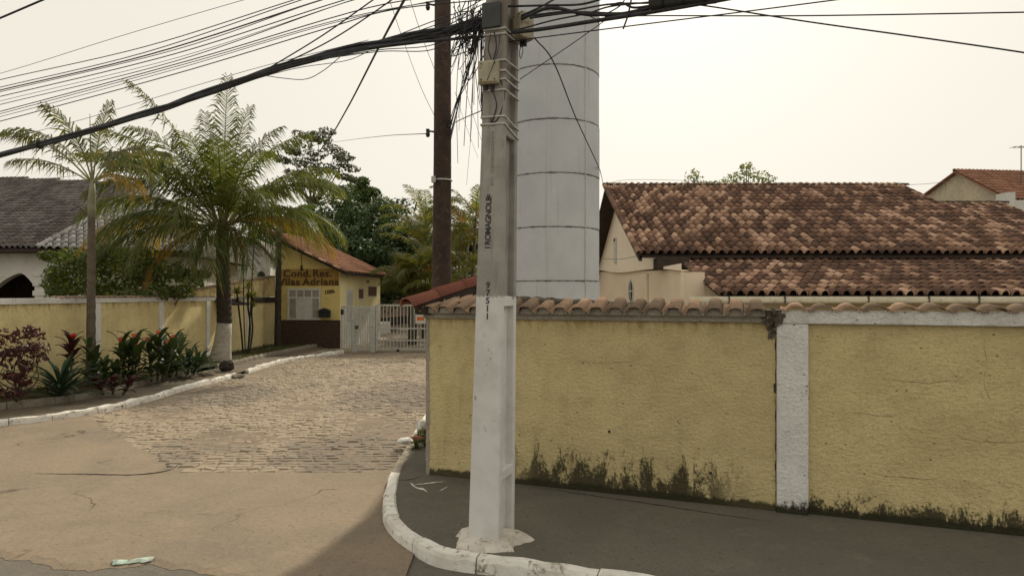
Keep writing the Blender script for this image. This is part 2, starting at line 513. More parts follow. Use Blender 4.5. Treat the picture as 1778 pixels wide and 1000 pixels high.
def tank_mat():
    m, t, b = nodes('whitewashed_tank_rings')
    co = coords(t, 'Object')
    c = mixc(t, ramp(t, tex(t, co, 1.2, 6, .6), .36, .66), (.52,.54,.575), (.455,.475,.51))
    c = mixc(t, ramp(t, tex(t, coords(t, 'Object', (10,10,.35)), 1.0, 5), .56, .76, 0, .5), c, (.40,.395,.385))
    c = mixc(t, ramp(t, tex(t, coords(t, 'Object', (22,22,.25)), 1.0, 4), .66, .74, 0, .55), c, (.24,.23,.21))
    sx = t.nodes.new('ShaderNodeSeparateXYZ'); t.links.new(co, sx.inputs[0])
    fr = math_(t, 'ABSOLUTE', math_(t, 'SUBTRACT', math_(t, 'FRACT', math_(t, 'DIVIDE', math_(t, 'SUBTRACT', sx.outputs[2], .88 - .465), .93)), .5))
    j = ramp(t, fr, .040, .0)
    jn = ramp(t, tex(t, coords(t, 'Object', (1,1,3)), 9, 7, .75), .44, .62)
    c = mixc(t, math_(t, 'MULTIPLY', math_(t, 'MULTIPLY', j, jn), .85), c, (.06,.055,.05))
    t.links.new(c, b.inputs['Base Color'])
    b.inputs['Roughness'].default_value = .7
    b.inputs['Specular IOR Level'].default_value = .25
    bump(t, b, math_(t, 'ADD', tex(t, co, 3, 5), math_(t, 'MULTIPLY', tex(t, co, 40, 4), .4)), .22, .02)
    return m
M['tank'] = tank_mat()
# plants
M['palm'] = leafmat('coconut_leaf', (.060,.082,.018), (.105,.120,.030), .40, c3=(.20,.185,.06))
M['palm_dry'] = leafmat('yellowing_palm_leaf', (.30,.185,.030), (.16,.14,.035), .40, c3=(.42,.20,.025))
M['palm_slim'] = leafmat('slender_palm_leaf', (.070,.085,.030), (.12,.125,.045), .38, c3=(.22,.17,.05))
M['areca'] = leafmat('areca_leaf', (.070,.090,.022), (.125,.125,.035), .45, c3=(.20,.14,.035))
M['areca_dry'] = leafmat('orange_areca_leaf', (.30,.13,.03), (.20,.11,.03), .40)
M['rachis'] = plain('palm_rachis', (.20,.19,.07), (.14,.14,.05), 6, .6, .1)
M['rachis_dry'] = plain('dry_palm_rachis', (.30,.20,.09), (.22,.15,.07), 6, .7, .1)
M['trunk'] = plain('dark_palm_trunk', (.050,.040,.030), (.028,.022,.018), 9, .95, .9, 14, dirt=(.09,.075,.058))
M['trunk_white'] = plain('limewashed_trunk', (.44,.41,.36), (.34,.31,.27), 6, .95, .6, 18, dirt=(.17,.145,.115))
M['trunk_slim'] = plain('slim_palm_trunk', (.13,.105,.075), (.085,.070,.052), 7, .9, .4, 20, dirt=(.055,.045,.035))
M['crownshaft'] = plain('grey_green_crownshaft', (.22,.225,.15), (.17,.175,.11), 5, .7, .15, 18)
M['bark'] = plain('tree_bark', (.09,.07,.05), (.055,.045,.035), 8, .95, .6, 16)
M['mango'] = leafmat('dark_tree_leaf', (.020,.040,.012), (.042,.070,.018), .22)
M['mango2'] = leafmat('mid_green_leaf', (.040,.070,.016), (.075,.105,.022), .30)
M['umbrella'] = leafmat('grey_green_leaf', (.050,.058,.040), (.080,.085,.055), .28)
M['bush'] = leafmat('bush_leaf', (.045,.075,.016), (.10,.125,.028), .38, c3=(.18,.18,.045))
M['drape'] = leafmat('drooping_leaf', (.055,.090,.015), (.095,.125,.022), .35)
M['maroon'] = leafmat('maroon_leaf', (.060,.014,.016), (.035,.012,.014), .22, c3=(.11,.030,.025))
M['agave'] = leafmat('blue_green_leaf', (.018,.042,.022), (.030,.056,.026), .14, rough=.75)
M['cord'] = leafmat('strap_leaf', (.030,.055,.016), (.055,.082,.022), .22, c3=(.12,.06,.03))
M['redleaf'] = leafmat('crimson_leaf', (.50,.016,.022), (.36,.012,.020), .30)
M['redbract'] = leafmat('coral_bract', (.55,.10,.05), (.45,.07,.04), .30)
M['grass'] = leafmat('grass_blade', (.050,.070,.018), (.085,.098,.028), .30, c3=(.16,.13,.05))
M['farleaf'] = leafmat('pale_far_leaf', (.11,.135,.06), (.16,.18,.075), .45)

# ------------------------------------------------------------------ lay-out of the place
WA = math.atan2(-.348, .9375)                 # street and front wall run this way
d = Vector((cos(WA), sin(WA), 0))             # along the wall, to the right
nrm = Vector((-sin(WA), cos(WA), 0))          # away from the street
W0 = Vector((-1.1, 8.84, 0))                  # street corner of the front wall
POLE = Vector((-.198, 6.54, .12))

def street_depth(u, off=0.0):
    "distance ahead at which photo column u meets the vertical plane through the pole along the street"
    p = POLE + nrm * off
    k = (u - 889.0) / F
    t = (k * p.y - p.x) / (d.x - k * d.y)
    return p.y + d.y * t

# ---- ground, street, apron
g = MB()
g.quad((-700,-200,-.05),(700,-200,-.05),(700,1200,-.05),(-700,1200,-.05))
struct(g.build('ground', M['land']))

g = MB()
a = W0 - nrm * 2.2; b_ = W0 - nrm * 11.5
pts = [a - d*40 + Vector((0,0,0)), b_ - d*40, b_ + d*40, a + d*40]
g.add([(p.x, p.y, 0.0) for p in pts], [(0,1,2,3)])
struct(g.build('street', M['asphalt']))

KR = [Vector(p) for p in [(13.0,1.07,0),(5,4.04,0),(2.3,5.05,0),(.74,5.63,0),(-.1,5.93,0),(-.45,6.03,0),(-.72,6.16,0),(-1.02,6.52,0),(-1.31,7.02,0),(-1.47,7.6,0),(-1.56,8.2,0),(-1.63,8.95,0),(-1.68,10.7,0),(-1.75,13.6,0),(-1.86,18,0),(-1.95,28.6,0)]]
KL = [Vector(p) for p in [(-22,9.9,0),(-14,11.3,0),(-11,12.0,0),(-9.67,12.6,0),(-8.95,13.4,0),(-8.55,14.4,0),(-8.45,15.6,0),(-8.5,17.8,0),(-8.35,19.7,0),(-8.35,21.0,0),(-8.40,24.1,0),(-7.9,26.3,0),(-7.1,28.4,0)]]
EL = [Vector(p) for p in [(-22,11.6,0),(-14,13.0,0),(-12,13.4,0),(-10.7,13.9,0),(-10.0,14.9,0),(-9.7,16.0,0),(-9.75,17.4,0),(-9.85,19.5,0),(-9.75,21.2,0),(-9.55,22.6,0),(-9.5,25.0,0),(-9.4,27.5,0),(-9.0,31.0,0)]]
KRs = smoothline(KR, 6); KLs = smoothline(KL, 6); ELs = smoothline(EL, 6)

def lerpline(line, y):
    for p, q in zip(line, line[1:]):
        if (p.y - y) * (q.y - y) <= 0 and abs(p.y - q.y) > 1e-6:
            return p.lerp(q, (y - p.y) / (q.y - p.y)).x
    return line[-1].x if abs(line[-1].y - y) < abs(line[0].y - y) else line[0].x

# apron: dusty screed with a worn, ragged edge on the asphalt
g = MB()
low, high = [], []
x = -22.0
while x < -.9:
    e = 5.93 - .165 * (x + 2.0) * (1.0 if x > -6 else 1.0) + .20 * (noise.noise(Vector((x*1.1, 3, 0)))) + .10 * noise.noise(Vector((x*4.3, 9, 0))) + .04 * noise.noise(Vector((x*14, 1, 0)))
    if x > -2.4: e += .10 * (x + 2.4)
    low.append((x, e, .022))
    hi_ = max(9.40 + .25*noise.noise(Vector((x*.9, 5, 0))) + .12*noise.noise(Vector((x*3, 2, 0))), 9.3 + max(0.0, (-4.7 - x)) * 1.12 + .5*noise.noise(Vector((x*.8, 8, 1)))) + .05*noise.noise(Vector((x*11, 4, 1)))
    high.append((x, min(hi_, 14.0), .022))
    x += .06
n = len(low)
feather = [(x_, y_ - .10, .003) for x_, y_, z_ in low]
g.add(feather + low + high, [(i, i+1, n+i+1, n+i) for i in range(n-1)] + [(n+i, n+i+1, 2*n+i+1, 2*n+i) for i in range(n-1)])
apron = struct(g.build('apron', M['dirt']))
# the long crack in the apron and a shorter one
def crack(pp, wd, par):
    g = MB()
    pts = resample(smoothline([G(u, v, .022) for u, v in pp], 10), .05)
    L, Rr = [], []
    for i, p in enumerate(pts):
        t = i / (len(pts)-1)
        k = wd * (.25 + sin(pi*t)) * (.6 + .8*random.random())
        p = p + Vector((0, .02*noise.noise(p*9), 0))
        L.append((p.x, p.y - k/2, .0265)); Rr.append((p.x, p.y + k/2, .0265))
    n = len(L)
    g.add(L + Rr, [(i, i+1, n+i+1, n+i) for i in range(n-1)])
    g.build('crack', M['crack'], par)
crack([(60,822),(150,823),(235,824),(280,819),(303,812),(311,805)], .035, apron)
crack([(240,824),(275,820),(300,814),(312,803)], .06, apron)
crack([(275,790),(284,783)], .05, apron)

# cobbled drive
drive = struct(bpy.data.objects.new('driveway', None)); COL.objects.link(drive)
g = MB()
L, Rr = [], []
ys = [9.0 + i*.5 for i in range(41)]
for y in ys:
    L.append((lerpline(KLs, max(y,12.6)) - .05 if y > 12.6 else -9.5 - (12.6-y)*1.4, y, .016)); Rr.append((lerpline(KRs, y) + .05, y, .016))
n = len(L)
g.add(L + Rr, [(i, n+i, n+i+1, i+1) for i in range(n-1)])
g.build('sand_bed', M['sand'], drive)

stones = []
rnd = random.Random(3)
y = 9.02; row = 0
while y < 28.9:
    rh = rnd.uniform(.125, .175)
    xl = lerpline(KLs, y) if y > 12.7 else -9.2
    xr = lerpline(KRs, y) - .03
    x = xl + .05 + rnd.uniform(0, .2)
    while x < xr - .12:
        wd = rnd.uniform(.14, .27)
        if x + wd > xr: wd = xr - x
        cx, cy = x + wd/2, y + rh/2
        # the corner by the left kerb and the first rows are buried under dust
        edge = 9.35 + .25*noise.noise(Vector((cx*.9, 5, 0))) + .12*noise.noise(Vector((cx*3, 2, 0)))
        left = 9.2 + max(0.0, (-4.7 - cx)) * 1.12 + .5*noise.noise(Vector((cx*.8, 8, 1)))
        bur = noise.noise(Vector((cx*.55, cy*.55, 4)))
        if cy > edge and cy > left and wd > .08:
            stones.append((cx, cy + .03*noise.noise(Vector((cx*1.3, cy*.5, 0))), wd, rh, bur))
        x += wd + rnd.uniform(.004, .026)
    y += rh + rnd.uniform(.008, .02)
    row += 1

def stone_geo(wd, rh, rs, h=.034):
    "one sett: chamfered, corners slightly knocked about"
    hx, hy = wd/2, rh/2
    c = min(.022, wd*.12)
    j = lambda: rs.uniform(-.012, .012)
    base = [(-hx+j(), -hy+j(), -.02), (hx+j(), -hy+j(), -.02), (hx+j(), hy+j(), -.02), (-hx+j(), hy+j(), -.02)]
    mid = [(p[0], p[1], h - c*.7) for p in base]
    tl = rs.uniform(-.006, .006)
    top = [(p[0]*(1-c/hx), p[1]*(1-c/hy), h + j()*.6 + (tl if i in (0,3) else -tl)) for i, p in enumerate(base)]
    vs = base + mid + top
    fs = [(8,9,10,11)]
    for i in range(4):
        k = (i+1) % 4
        fs.append((i, k, 4+k, 4+i)); fs.append((4+i, 4+k, 8+k, 8+i))
    return vs, fs
stones.sort(key=lambda s: s[1])
vis = [s for s in stones if 80 < 889 + s[0]/s[1]*F < 745]
near = set(id(s) for s in vis[:300])
variants = []
for k in range(24):
    rs = random.Random(100+k)
    wd = .14 + .13*k/23; rh = rs.uniform(.13, .17)
    vs, fs = stone_geo(wd, rh, rs)
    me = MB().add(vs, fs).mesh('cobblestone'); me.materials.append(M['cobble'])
    variants.append((wd, rh, me))
rest = MB()
rs = random.Random(5)
for s in stones:
    cx, cy, wd, rh, bur = s
    z = -.006 + .010*noise.noise(Vector((cx*.7, cy*.7, 1))) + rs.uniform(-.009, .009) - max(0, bur)*.024
    ang = rs.uniform(-.09, .09)
    if id(s) in near:
        v = min(variants, key=lambda q: abs(q[0]-wd))
        o = link('cobblestone', v[2], drive)
        o.location = (cx, cy, z); o.scale = (wd/v[0], rh/v[1], 1); o.rotation_euler = (rs.uniform(-.03,.03), rs.uniform(-.03,.03), ang)
    else:
        vs, fs = stone_geo(wd, rh, rs)
        rest.add(vs, fs, Matrix.Translation((cx, cy, z)) @ Matrix.Rotation(ang, 4, 'Z'))
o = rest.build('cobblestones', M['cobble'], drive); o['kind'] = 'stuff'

# drive beyond the gate
g = MB()
g.quad((-8.5,28.9,.012),(-.5,28.9,.012),(1.5,75,.012),(-7.5,75,.012))
struct(g.build('inner_driveway', M['inner_drive']))

# ---- kerbs, pavement, planting bed
def offset_line(pts, wd):
    r = []
    for i, p in enumerate(pts):
        t = (pts[min(i+1, len(pts)-1)] - pts[max(i-1, 0)]).normalized()
        r.append(p + Vector((-t.y, t.x, 0)) * wd)
    return r

def kerb(name, line, wd, h, mats, length=.8, inner=1, skip=None, wob=.012):
    root = struct(bpy.data.objects.new(name, None)); COL.objects.link(root)
    pts = resample(line, .10)
    off = offset_line(pts, wd*inner)
    per = max(2, int(length/.10)); i = 0; rr = random.Random(11)
    while i < len(pts)-1:
        k = min(len(pts)-1, i + per + rr.choice([-1,0,1,2]))
        cy = pts[(i+k)//2]
        if skip and skip(cy):
            i = k; continue
        g = MB()
        ring = []
        dz = rr.uniform(-.012, .012)
        for m in range(i, k+1):
            a, b2 = pts[m], off[m]
            if m == i: a = a.lerp(pts[m+1], .07); b2 = b2.lerp(off[m+1], .07)
            if m == k: a = a.lerp(pts[m-1], .07); b2 = b2.lerp(off[m-1], .07)
            n1 = wob*noise.noise(a*4.1); n2 = wob*1.2*noise.noise(a*6.3 + Vector((3,0,7)))
            ww = (b2-a)
            ring.append([a - ww*.10 + Vector((0,0,-.06)), a + ww*(n1/wd*.7) + Vector((0,0,h*.72+dz+n2)), a + ww*(.14+n1) + Vector((0,0,h+dz+n2)),
                         a + ww*.84 + Vector((0,0,h+dz+n1)), a + ww*(1.0+n2) + Vector((0,0,h*.8+dz)), a + ww + Vector((0,0,-.06))])
        vs = [p for q in ring for p in q]; n = len(ring)
        fs = [(q*6+e, q*6+e+1, q*6+6+e+1, q*6+6+e) for q in range(n-1) for e in range(5)]
        fs += [tuple(range(6))[::-1], tuple((n-1)*6+e for e in range(6))]
        g.add(vs, fs)
        mm = mats(cy) if callable(mats) else mats
        g.build('kerbstone', mm, root)
        i = k
    return root
kerb('kerb_right', KRs[::-1], .15, .14, lambda p: M['kerb_white'] if (p.y < 9.0 or p.y > 10.6) else M['kerb_grey'], .9, 1, wob=.022)
kerb('kerb_left', KLs, .15, .14, M['kerb_white'], .8, 1, skip=lambda p: 19.9 < p.y < 21.0, wob=.034)
kerb('planter_edging', ELs, .13, .24, M['kerb_grey'], 1.0, 1, skip=lambda p: 21.2 < p.y < 22.2, wob=.03)

# right pavement (sheet from kerb back to and under the wall)
g = MB()
inner = offset_line(KRs, -.10)
back = []
for p in inner:
    t = (p - W0).dot(d)
    if p.y > 9.1: back.append(Vector((-1.0, p.y, 0)))
    else:
        t = max(t, -.05)
        q = W0 + d*t + nrm*.1
        back.append(Vector((q.x, max(q.y, 0), 0)))
n = len(inner)
g.add([(p.x, p.y, .12) for p in inner] + [(p.x, p.y, .12) for p in back], [(i, i+1, n+i+1, n+i) for i in range(n-1)])
struct(g.build('pavement_right', M['pave']))
# cracks in the screed by the corner
def pcrack(pp, wd, mat, name='crack', z=.124, par=None):
    g = MB(); pts = resample(smoothline([G(u, v, .12) for u, v in pp], 8), .03)
    L, Rr = [], []
    for i, p in enumerate(pts):
        t = i/(max(1, len(pts)-1)); k = wd*(.3+sin(pi*t))*(.5+random.random())
        p = p + Vector((0, .015*noise.noise(p*11), 0))
        L.append((p.x, p.y-k/2, z)); Rr.append((p.x, p.y+k/2, z))
    n = len(L)
    g.add(L+Rr, [(i, i+1, n+i+1, n+i) for i in range(n-1)])
    return g.build(name, mat, par)
pav = bpy.data.objects['pavement_right']
pcrack([(690,834),(715,832),(738,824)], .02, M['crack'], par=pav)
pcrack([(900,842),(960,850),(1040,862),(1140,876),(1250,893),(1340,906)], .018, M['crack'], par=pav)
pcrack([(712,838),(722,846),(736,850),(744,856)], .05, M['lump'], 'cement_smear', par=pav)
pcrack([(720,842),(745,839),(775,836)], .035, M['lump'], 'cement_smear', z=.126, par=pav)
pcrack([(762,853),(778,845)], .03, M['lump'], 'cement_smear', z=.126, par=pav)

# walkway between the two left kerbs and the bed behind
def strip(name, A, B, z, mat, m=60):
    def res(L):
        tot = sum((q-p).length for p, q in zip(L, L[1:])); r = []
        for i in range(m+1):
            s = tot*i/m; acc = 0
            for p, q in zip(L, L[1:]):
                l = (q-p).length
                if acc + l >= s - 1e-6:
                    r.append(p.lerp(q, (s-acc)/l if l else 0)); break
                acc += l
        return r
    a, b2 = res(A), res(B)
    k = min(len(a), len(b2))
    g = MB()
    g.add([(p.x, p.y, z) for p in a[:k]] + [(p.x, p.y, z) for p in b2[:k]], [(i, i+1, k+i+1, k+i) for i in range(k-1)])
    return struct(g.build(name, mat))
strip('walkway_left', offset_line(KLs, .1), ELs, .10, M['walk'])
LW0 = Vector((-11.83, 8.0, 0)); LWA = math.atan2(.9995, .0315)
ld = Vector((cos(LWA), sin(LWA), 0)); ln = Vector((-sin(LWA), cos(LWA), 0))
wl = [LW0 + ld*(i*2.35) - ln*(-.05) for i in range(11)]
bedline = [p for p in offset_line(ELs, .08) if p.x > -12.0]
g = MB()
# bed as a gently mounded grid between the edging and the wall
rows = []
for i in range(90):
    y = 12.9 + i*.205
    xe = lerpline(ELs, y) - .08 if y > 13.7 else -10.9 - (13.7-y)*2
    xw = -11.9 + (y-8)*.0315
    if xe < xw: xe = xw + .05
    rows.append([(xe + (xw-xe)*k/8, y, .17 + .05*sin(pi*k/8) + .03*noise.noise(Vector((xe + (xw-xe)*k/8, y, 0))*1.7)) for k in range(9)])
g.add([p for r in rows for p in r], [(i*9+k, i*9+k+1, i*9+9+k+1, i*9+9+k) for i in range(len(rows)-1) for k in range(8)])
bed = struct(g.build('planting_bed', M['soil'], smooth=True))
for p in bed.data.polygons: pass

# ------------------------------------------------------------------ clay tiles
PITCH = .215
def tile_geo(pw=PITCH, ln_=.44, lift=.036, amp=.098, square=False):
    "one S-profile tile: pan at the left, barrel at the right; y runs up the slope"
    k = pw/.215
    prof = [(-.108,.024),(-.092,.004),(-.062,.002),(-.048,.022),(-.036,.046),(-.010,.070),(.024,.078),(.058,.070),(.084,.046),(.098,.020),(.104,-.004)]
    if square:
        prof = [(-.108,.022),(-.092,.004),(-.064,.002),(-.054,.026),(-.046,.056),(-.030,.072),(.024,.078),(.070,.072),(.086,.056),(.096,.026),(.104,-.004)]
    prof = [(x*k, z*amp/.078) for x, z in prof]
    vs = []; n = len(prof)
    for x, z in prof: vs.append((x, 0, z + lift))
    for x, z in prof: vs.append((x*.94, ln_, z*.92 + .002))
    for x, z in prof: vs.append((x*.93, .004, z + lift - .016))
    fs = [(i, i+1, n+i+1, n+i) for i in range(n-1)] + [(i+1, i, 2*n+i, 2*n+i+1) for i in range(n-1)]
    return vs, fs
def tile_mesh(mat, **kw):
    vs, fs = tile_geo(**kw)
    me = MB().add(vs, fs).mesh('roof_tile', True)
    me.materials.append(mat)
    return me

def ridge_geo(ln_=.42, r=.10, n=7, thick=.016):
    "half-round ridge tile lying along x, tapered"
    vs = []; fs = []
    for j, (x, rr) in enumerate(((0, r), (ln_, r*.86))):
        for i in range(n+1):
            a = pi*i/n
            vs.append((x, -cos(a)*rr, sin(a)*rr*.95))
    for i in range(n+1):
        a = pi*i/n
        vs.append((.002, -cos(a)*(r-thick), sin(a)*(r-thick)*.95))
    m = n+1
    fs = [(i, i+1, m+i+1, m+i) for i in range(n)] + [(i+1, i, 2*m+i, 2*m+i+1) for i in range(n)]
    return vs, fs

def tile_roof(roof, origin, ux, us, ncol, nrow, mat, singles=300, pitch=PITCH, step=.365, clip=None, jit=.010, seed=1, name='roof_tile', tlen=.44, prefer=None):
    """tiles from the eave up: origin = eave left corner, ux along the eave, us up the slope (roof-local).
    The tiles showing largest are objects of their own, the rest one part."""
    ux = Vector(ux).normalized(); us = Vector(us).normalized(); un = ux.cross(us)
    me = tile_mesh(mat, pw=pitch, ln_=tlen)
    vs, fs = tile_geo(pw=pitch, ln_=tlen)
    rr = random.Random(seed); rest = MB(); cand = []
    B = Matrix((ux, us, un)).transposed().to_4x4()
    for r in range(nrow):
        for c in range(ncol):
            p = Vector(origin) + ux*(pitch*(c+.5)) + us*(step*r)
            if clip and not clip(p): continue
            m = Matrix.Translation(p + un*rr.uniform(0, .008) + us*rr.uniform(-jit, jit)) @ B @ Matrix.Rotation(rr.uniform(-.022,.022), 4, 'Z')
            cand.append((prefer(p) if prefer else r*1000+c, m))
    cand.sort(key=lambda q: q[0])
    for i, (k, m) in enumerate(cand):
        if i < singles:
            o = link(name, me, roof); o.matrix_local = m
        else:
            rest.add(vs, fs, m)
    if rest.v:
        o = rest.build(name + 's', mat, roof, smooth=True); o['kind'] = 'stuff'

def in_frame(p):
    u = 889 + p.x/p.y*F
    return p.y + (0 if 1000 < u < 1800 else 500)

# ------------------------------------------------------------------ front wall on the right
wall = thing('boundary_wall', 'long yellow roughcast wall with clay tile coping and mouldy foot beside the pavement', 'wall', (W0.x, W0.y, 0.0), WA)
g = MB(); g.box(0, 4.28, 0, .20, .05, 2.19); g.build('wall_panel', M['yellow'], wall)
g = MB(); g.box(4.60, 14, .02, .20, .05, 2.185); g.build('wall_panel', M['yellow_r'], wall)
g = MB(); g.box(14, 14.33, -.045, .24, .05, 2.19); g.build('pillar', M['white_wall'], wall, bevel=.012)
# pillar with a broken left arris
g = MB(); g.box(4.283, 4.603, -.045, .24, .05, 2.187); pil = g.build('pillar', M['white_wall'], wall, bevel=.012)
g = MB(); g.box(4.262, 4.284, -.018, .02, 1.43, 1.53); g.build('chipped_patch', M['mortar'], wall, bevel=.008)
g = MB(); g.box(-.06, 4.17, -.05, .25, 2.192, 2.275); g.build('beam', M['beam'], wall, bevel=.01)
g = MB(); g.box(4.33, 14.4, -.052, .25, 2.189, 2.325); g.build('beam', M['beam_white'], wall, bevel=.008)
# broken lump of mortar where the two copings meet
g = MB()
rs = random.Random(8)
for k in range(26):
    x, z = rs.uniform(4.10, 4.36), rs.uniform(2.17, 2.34)
    s = rs.uniform(.012, .034)
    g.add([(x+s*rs.uniform(.6,1)*sx, rs.uniform(-.055,-.03)+s*sy, z+s*rs.uniform(.6,1)*sz) for sx in (-1,1) for sy in (-1,1) for sz in (-1,1)],
          [(0,1,3,2),(4,6,7,5),(0,4,5,1),(2,3,7,6),(0,2,6,4),(1,5,7,3)])
g.box(4.13, 4.36, -.04, .24, 2.19, 2.335)
for k in range(9):
    x, z = rs.uniform(4.20, 4.28), 2.17 - k*.017
    g.box(x-.03, x+.02, -.016, .02, z-.02, z+.015)
g.build('mortar_lump', M['mortar'], wall)
# bare unpainted arris at the drive end and a ragged open joint beside the pillar
g = MB(); ring = []
rj = random.Random(4)
for i in range(44):
    z = .06 + i*.0495; e = rj.uniform(-.006,.012)
    ring.append([(-.045-e*.3, -.002-e*.4, z), (.006+e, -.004, z), (.0, .21, z), (-.05, .20, z)])
n = len(ring)
g.add([p for q in ring for p in q], [(i*4+k, i*4+(k+1)%4, i*4+4+(k+1)%4, i*4+4+k) for i in range(n-1) for k in range(4)] + [(3,2,1,0), tuple((n-1)*4+k for k in range(4))])
g.build('bare_arris', M['beam'], wall)
g = MB(); L, Rr = [], []
for i in range(150):
    z = .20 + i*.0128; c = 4.272 + .010*noise.noise(Vector((z*7, 1, 0))) + .006*noise.noise(Vector((z*31, 5, 0)))
    wd_ = max(.0008, .006*noise.noise(Vector((z*9, 8, 2))) + .003 + (.016 if 1.42 < z < 1.52 else 0))
    L.append((c-wd_, -.003, z)); Rr.append((c+wd_, -.003, z))
n = len(L); g.add(L+Rr, [(i, n+i, n+i+1, i+1) for i in range(n-1)])
g.build('open_joint', M['crack'], wall)
for (pts_, wd_) in (([(5.3,1.62),(5.7,1.60),(6.1,1.63)],.004), ([(5.9,1.05),(6.3,1.03),(6.7,1.06),(7.3,1.02)],.004), ([(6.2,2.15),(6.24,1.9),(6.22,1.65),(6.28,1.4)],.0035), ([(5.0,1.25),(5.3,1.23),(5.5,1.26)],.003), ([(6.4,1.35),(6.6,1.42),(6.85,1.38)],.004), ([(1.9,1.72),(2.2,1.68),(2.6,1.70),(2.9,1.66)],.003), ([(5.2,.62),(5.6,.60),(5.9,.64)],.004)):
    pp = resample(smoothline([Vector((x_, 0, z_)) for x_, z_ in pts_], 8), .03); g = MB(); L, Rr = [], []
    for i, p in enumerate(pp):
        k = .6*wd_*(.2+.8*sin(pi*i/len(pp)))*rj.uniform(.4,1.2); zz = p.z + .018*noise.noise(Vector((p.x*9, p.z*9, 3))); xx = p.x + .018*noise.noise(Vector((p.x*8, p.z*8, 9)))
        L.append((xx-k*.5, (.017 if p.x > 4.6 else -.003), zz-k)); Rr.append((xx+k*.5, (.017 if p.x > 4.6 else -.003), zz+k))
    n = len(L); g.add(L+Rr, [(i, i+1, n+i+1, n+i) for i in range(n-1)]); g.build('hairline_crack', M['crack'], wall)
# drill holes
for (u, v, t_) in ((1058,749,None),(1234,821,None)):
    k = (u-889)/F; t = (k*W0.y - W0.x)/(d.x - k*d.y); D = W0.y + d.y*t; z = CAM_H + (HV-v)*D/F
    g = MB(); g.tube([(t, -.004, z), (t, .02, z)], .017, 8); g.build('drill_hole', M['black'], wall)
# coping tiles sloping to the street (left stretch), barrel tiles
cvs, cfs = tile_geo(pw=.224, ln_=.42, lift=.016, amp=.080, square=True)
cme = MB().add(cvs, cfs).mesh('coping_tile', True); cme.materials.append(M['tile_cope'])
rs = random.Random(21)
bedm = MB()
x = -.02
while x < 4.16:
    o = link('coping_tile', cme, wall)
    sl = R(17 + rs.uniform(-2, 2))
    bedm.prism([(x+.05+px*1.04, -.100, 2.262+pz) for px, pz in ((-.11,0),(.105,0),(.098,.030),(.084,.062),(.07,.074),(-.028,.074),(-.044,.056),(-.054,.028),(-.064,.012),(-.11,.012))], (0, .25, .05))
    o.matrix_local = Matrix.Translation((x+.05, -.135 + rs.uniform(-.015,.015), 2.268 + rs.uniform(-.004,.006))) @ Matrix.Rotation(rs.uniform(-.05,.05), 4, 'Z') @ Matrix.Rotation(sl, 4, 'X')
    x += .224
bedm.build('bedding_mortar', M['beam'], wall)['kind'] = 'stuff'
# bedding mortar and a low ridge behind those tiles, sagging to the right
g = MB(); ring = []
for i in range(60):
    x = .9 + i*.0565
    hz = 2.475 - .050*(x-1.2) + .012*noise.noise(Vector((x*5, 0, 0))) + .014*(sin(x*36)>.2)
    ring.append([(x, .20, 2.27), (x, .205, hz-.03), (x, .25, hz), (x, .33, hz-.02), (x, .34, 2.2)])
n = len(ring)
g.add([p for r in ring for p in r], [(i*5+k, i*5+5+k, i*5+5+k+1, i*5+k+1) for i in range(n-1) for k in range(4)] + [(0,1,2,3,4), tuple((n-1)*5+k for k in range(5))[::-1]])
g.build('ridge_mortar', M['mortar'], wall)
# right stretch: single row of wide tiles seen end-on
wvs, wfs = tile_geo(pw=.262, ln_=.36, lift=.012, amp=.062)
wme = MB().add(wvs, wfs).mesh('coping_tile', True); wme.materials.append(M['tile_cope'])
x = 4.45
while x < 14.2:
    o = link('coping_tile', wme, wall)
    o.matrix_local = Matrix.Translation((x, -.085 + rs.uniform(-.012,.012), 2.318 + rs.uniform(-.004,.006))) @ Matrix.Rotation(rs.uniform(-.04,.04), 4, 'Z') @ Matrix.Rotation(R(6), 4, 'X')
    x += .262
# return along the drive with its own coping
ra = math.atan2(19.6, .55)
ret = thing('boundary_wall', 'yellow side wall running back from the street corner towards the drive gate', 'wall', (-.855, 8.95, 0), ra)
g = MB(); g.box(.02, 19.6, -.19, .0, .05, 2.19); g.build('wall_panel', M['yellow_r'], ret)
g = MB(); g.box(.30, 19.6, -.23, .04, 2.193, 2.27); g.build('beam', M['beam'], ret, bevel=.01)
x = .45
while x < 19.5:
    o = link('coping_tile', cme, ret)
    o.matrix_local = Matrix.Translation((x, .12, 2.262)) @ Matrix.Rotation(R(180), 4, 'Z') @ Matrix.Rotation(R(13), 4, 'X')
    x += .224
# hip of ridge tiles over the corner
hip = thing('tiled_hip', 'sloping row of red half-round ridge tiles above the wall corner by the drive', 'roof ridge', (0,0,0))
A = P(706, 532, 8.55); B = P(842, 487, 9.75)
dirv = (B-A); Lh = dirv.length; dn = dirv.normalized()
side = dn.cross(Vector((0,0,1))).normalized(); upv = side.cross(dn)
HM = Matrix((dn, -side, upv)).transposed().to_4x4()
rv, rf = ridge_geo(.62, .125, 9, .02)
rme = MB().add(rv, rf).mesh('ridge_tile', True); rme.materials.append(M['tile_red'])
k = 0; s = 0
while s < Lh - .35:
    o = link('ridge_tile', rme, hip)
    o.matrix_local = Matrix.Translation(A + dn*s + upv*(.004*(k%2))) @ HM
    s += .52; k += 1
g = MB()
B2 = A + dn*(Lh + .05)
wv = side*.085
g.hexa([Vector((p.x, p.y, 2.24)) for p in (A+dn*.25-wv, A+dn*.25+wv, B2+wv, B2-wv)], [A+dn*.25-wv+upv*.02, A+dn*.25+wv+upv*.02, B2+wv+upv*.02, B2-wv+upv*.02])
g.build('hip_bed', M['under'], hip)
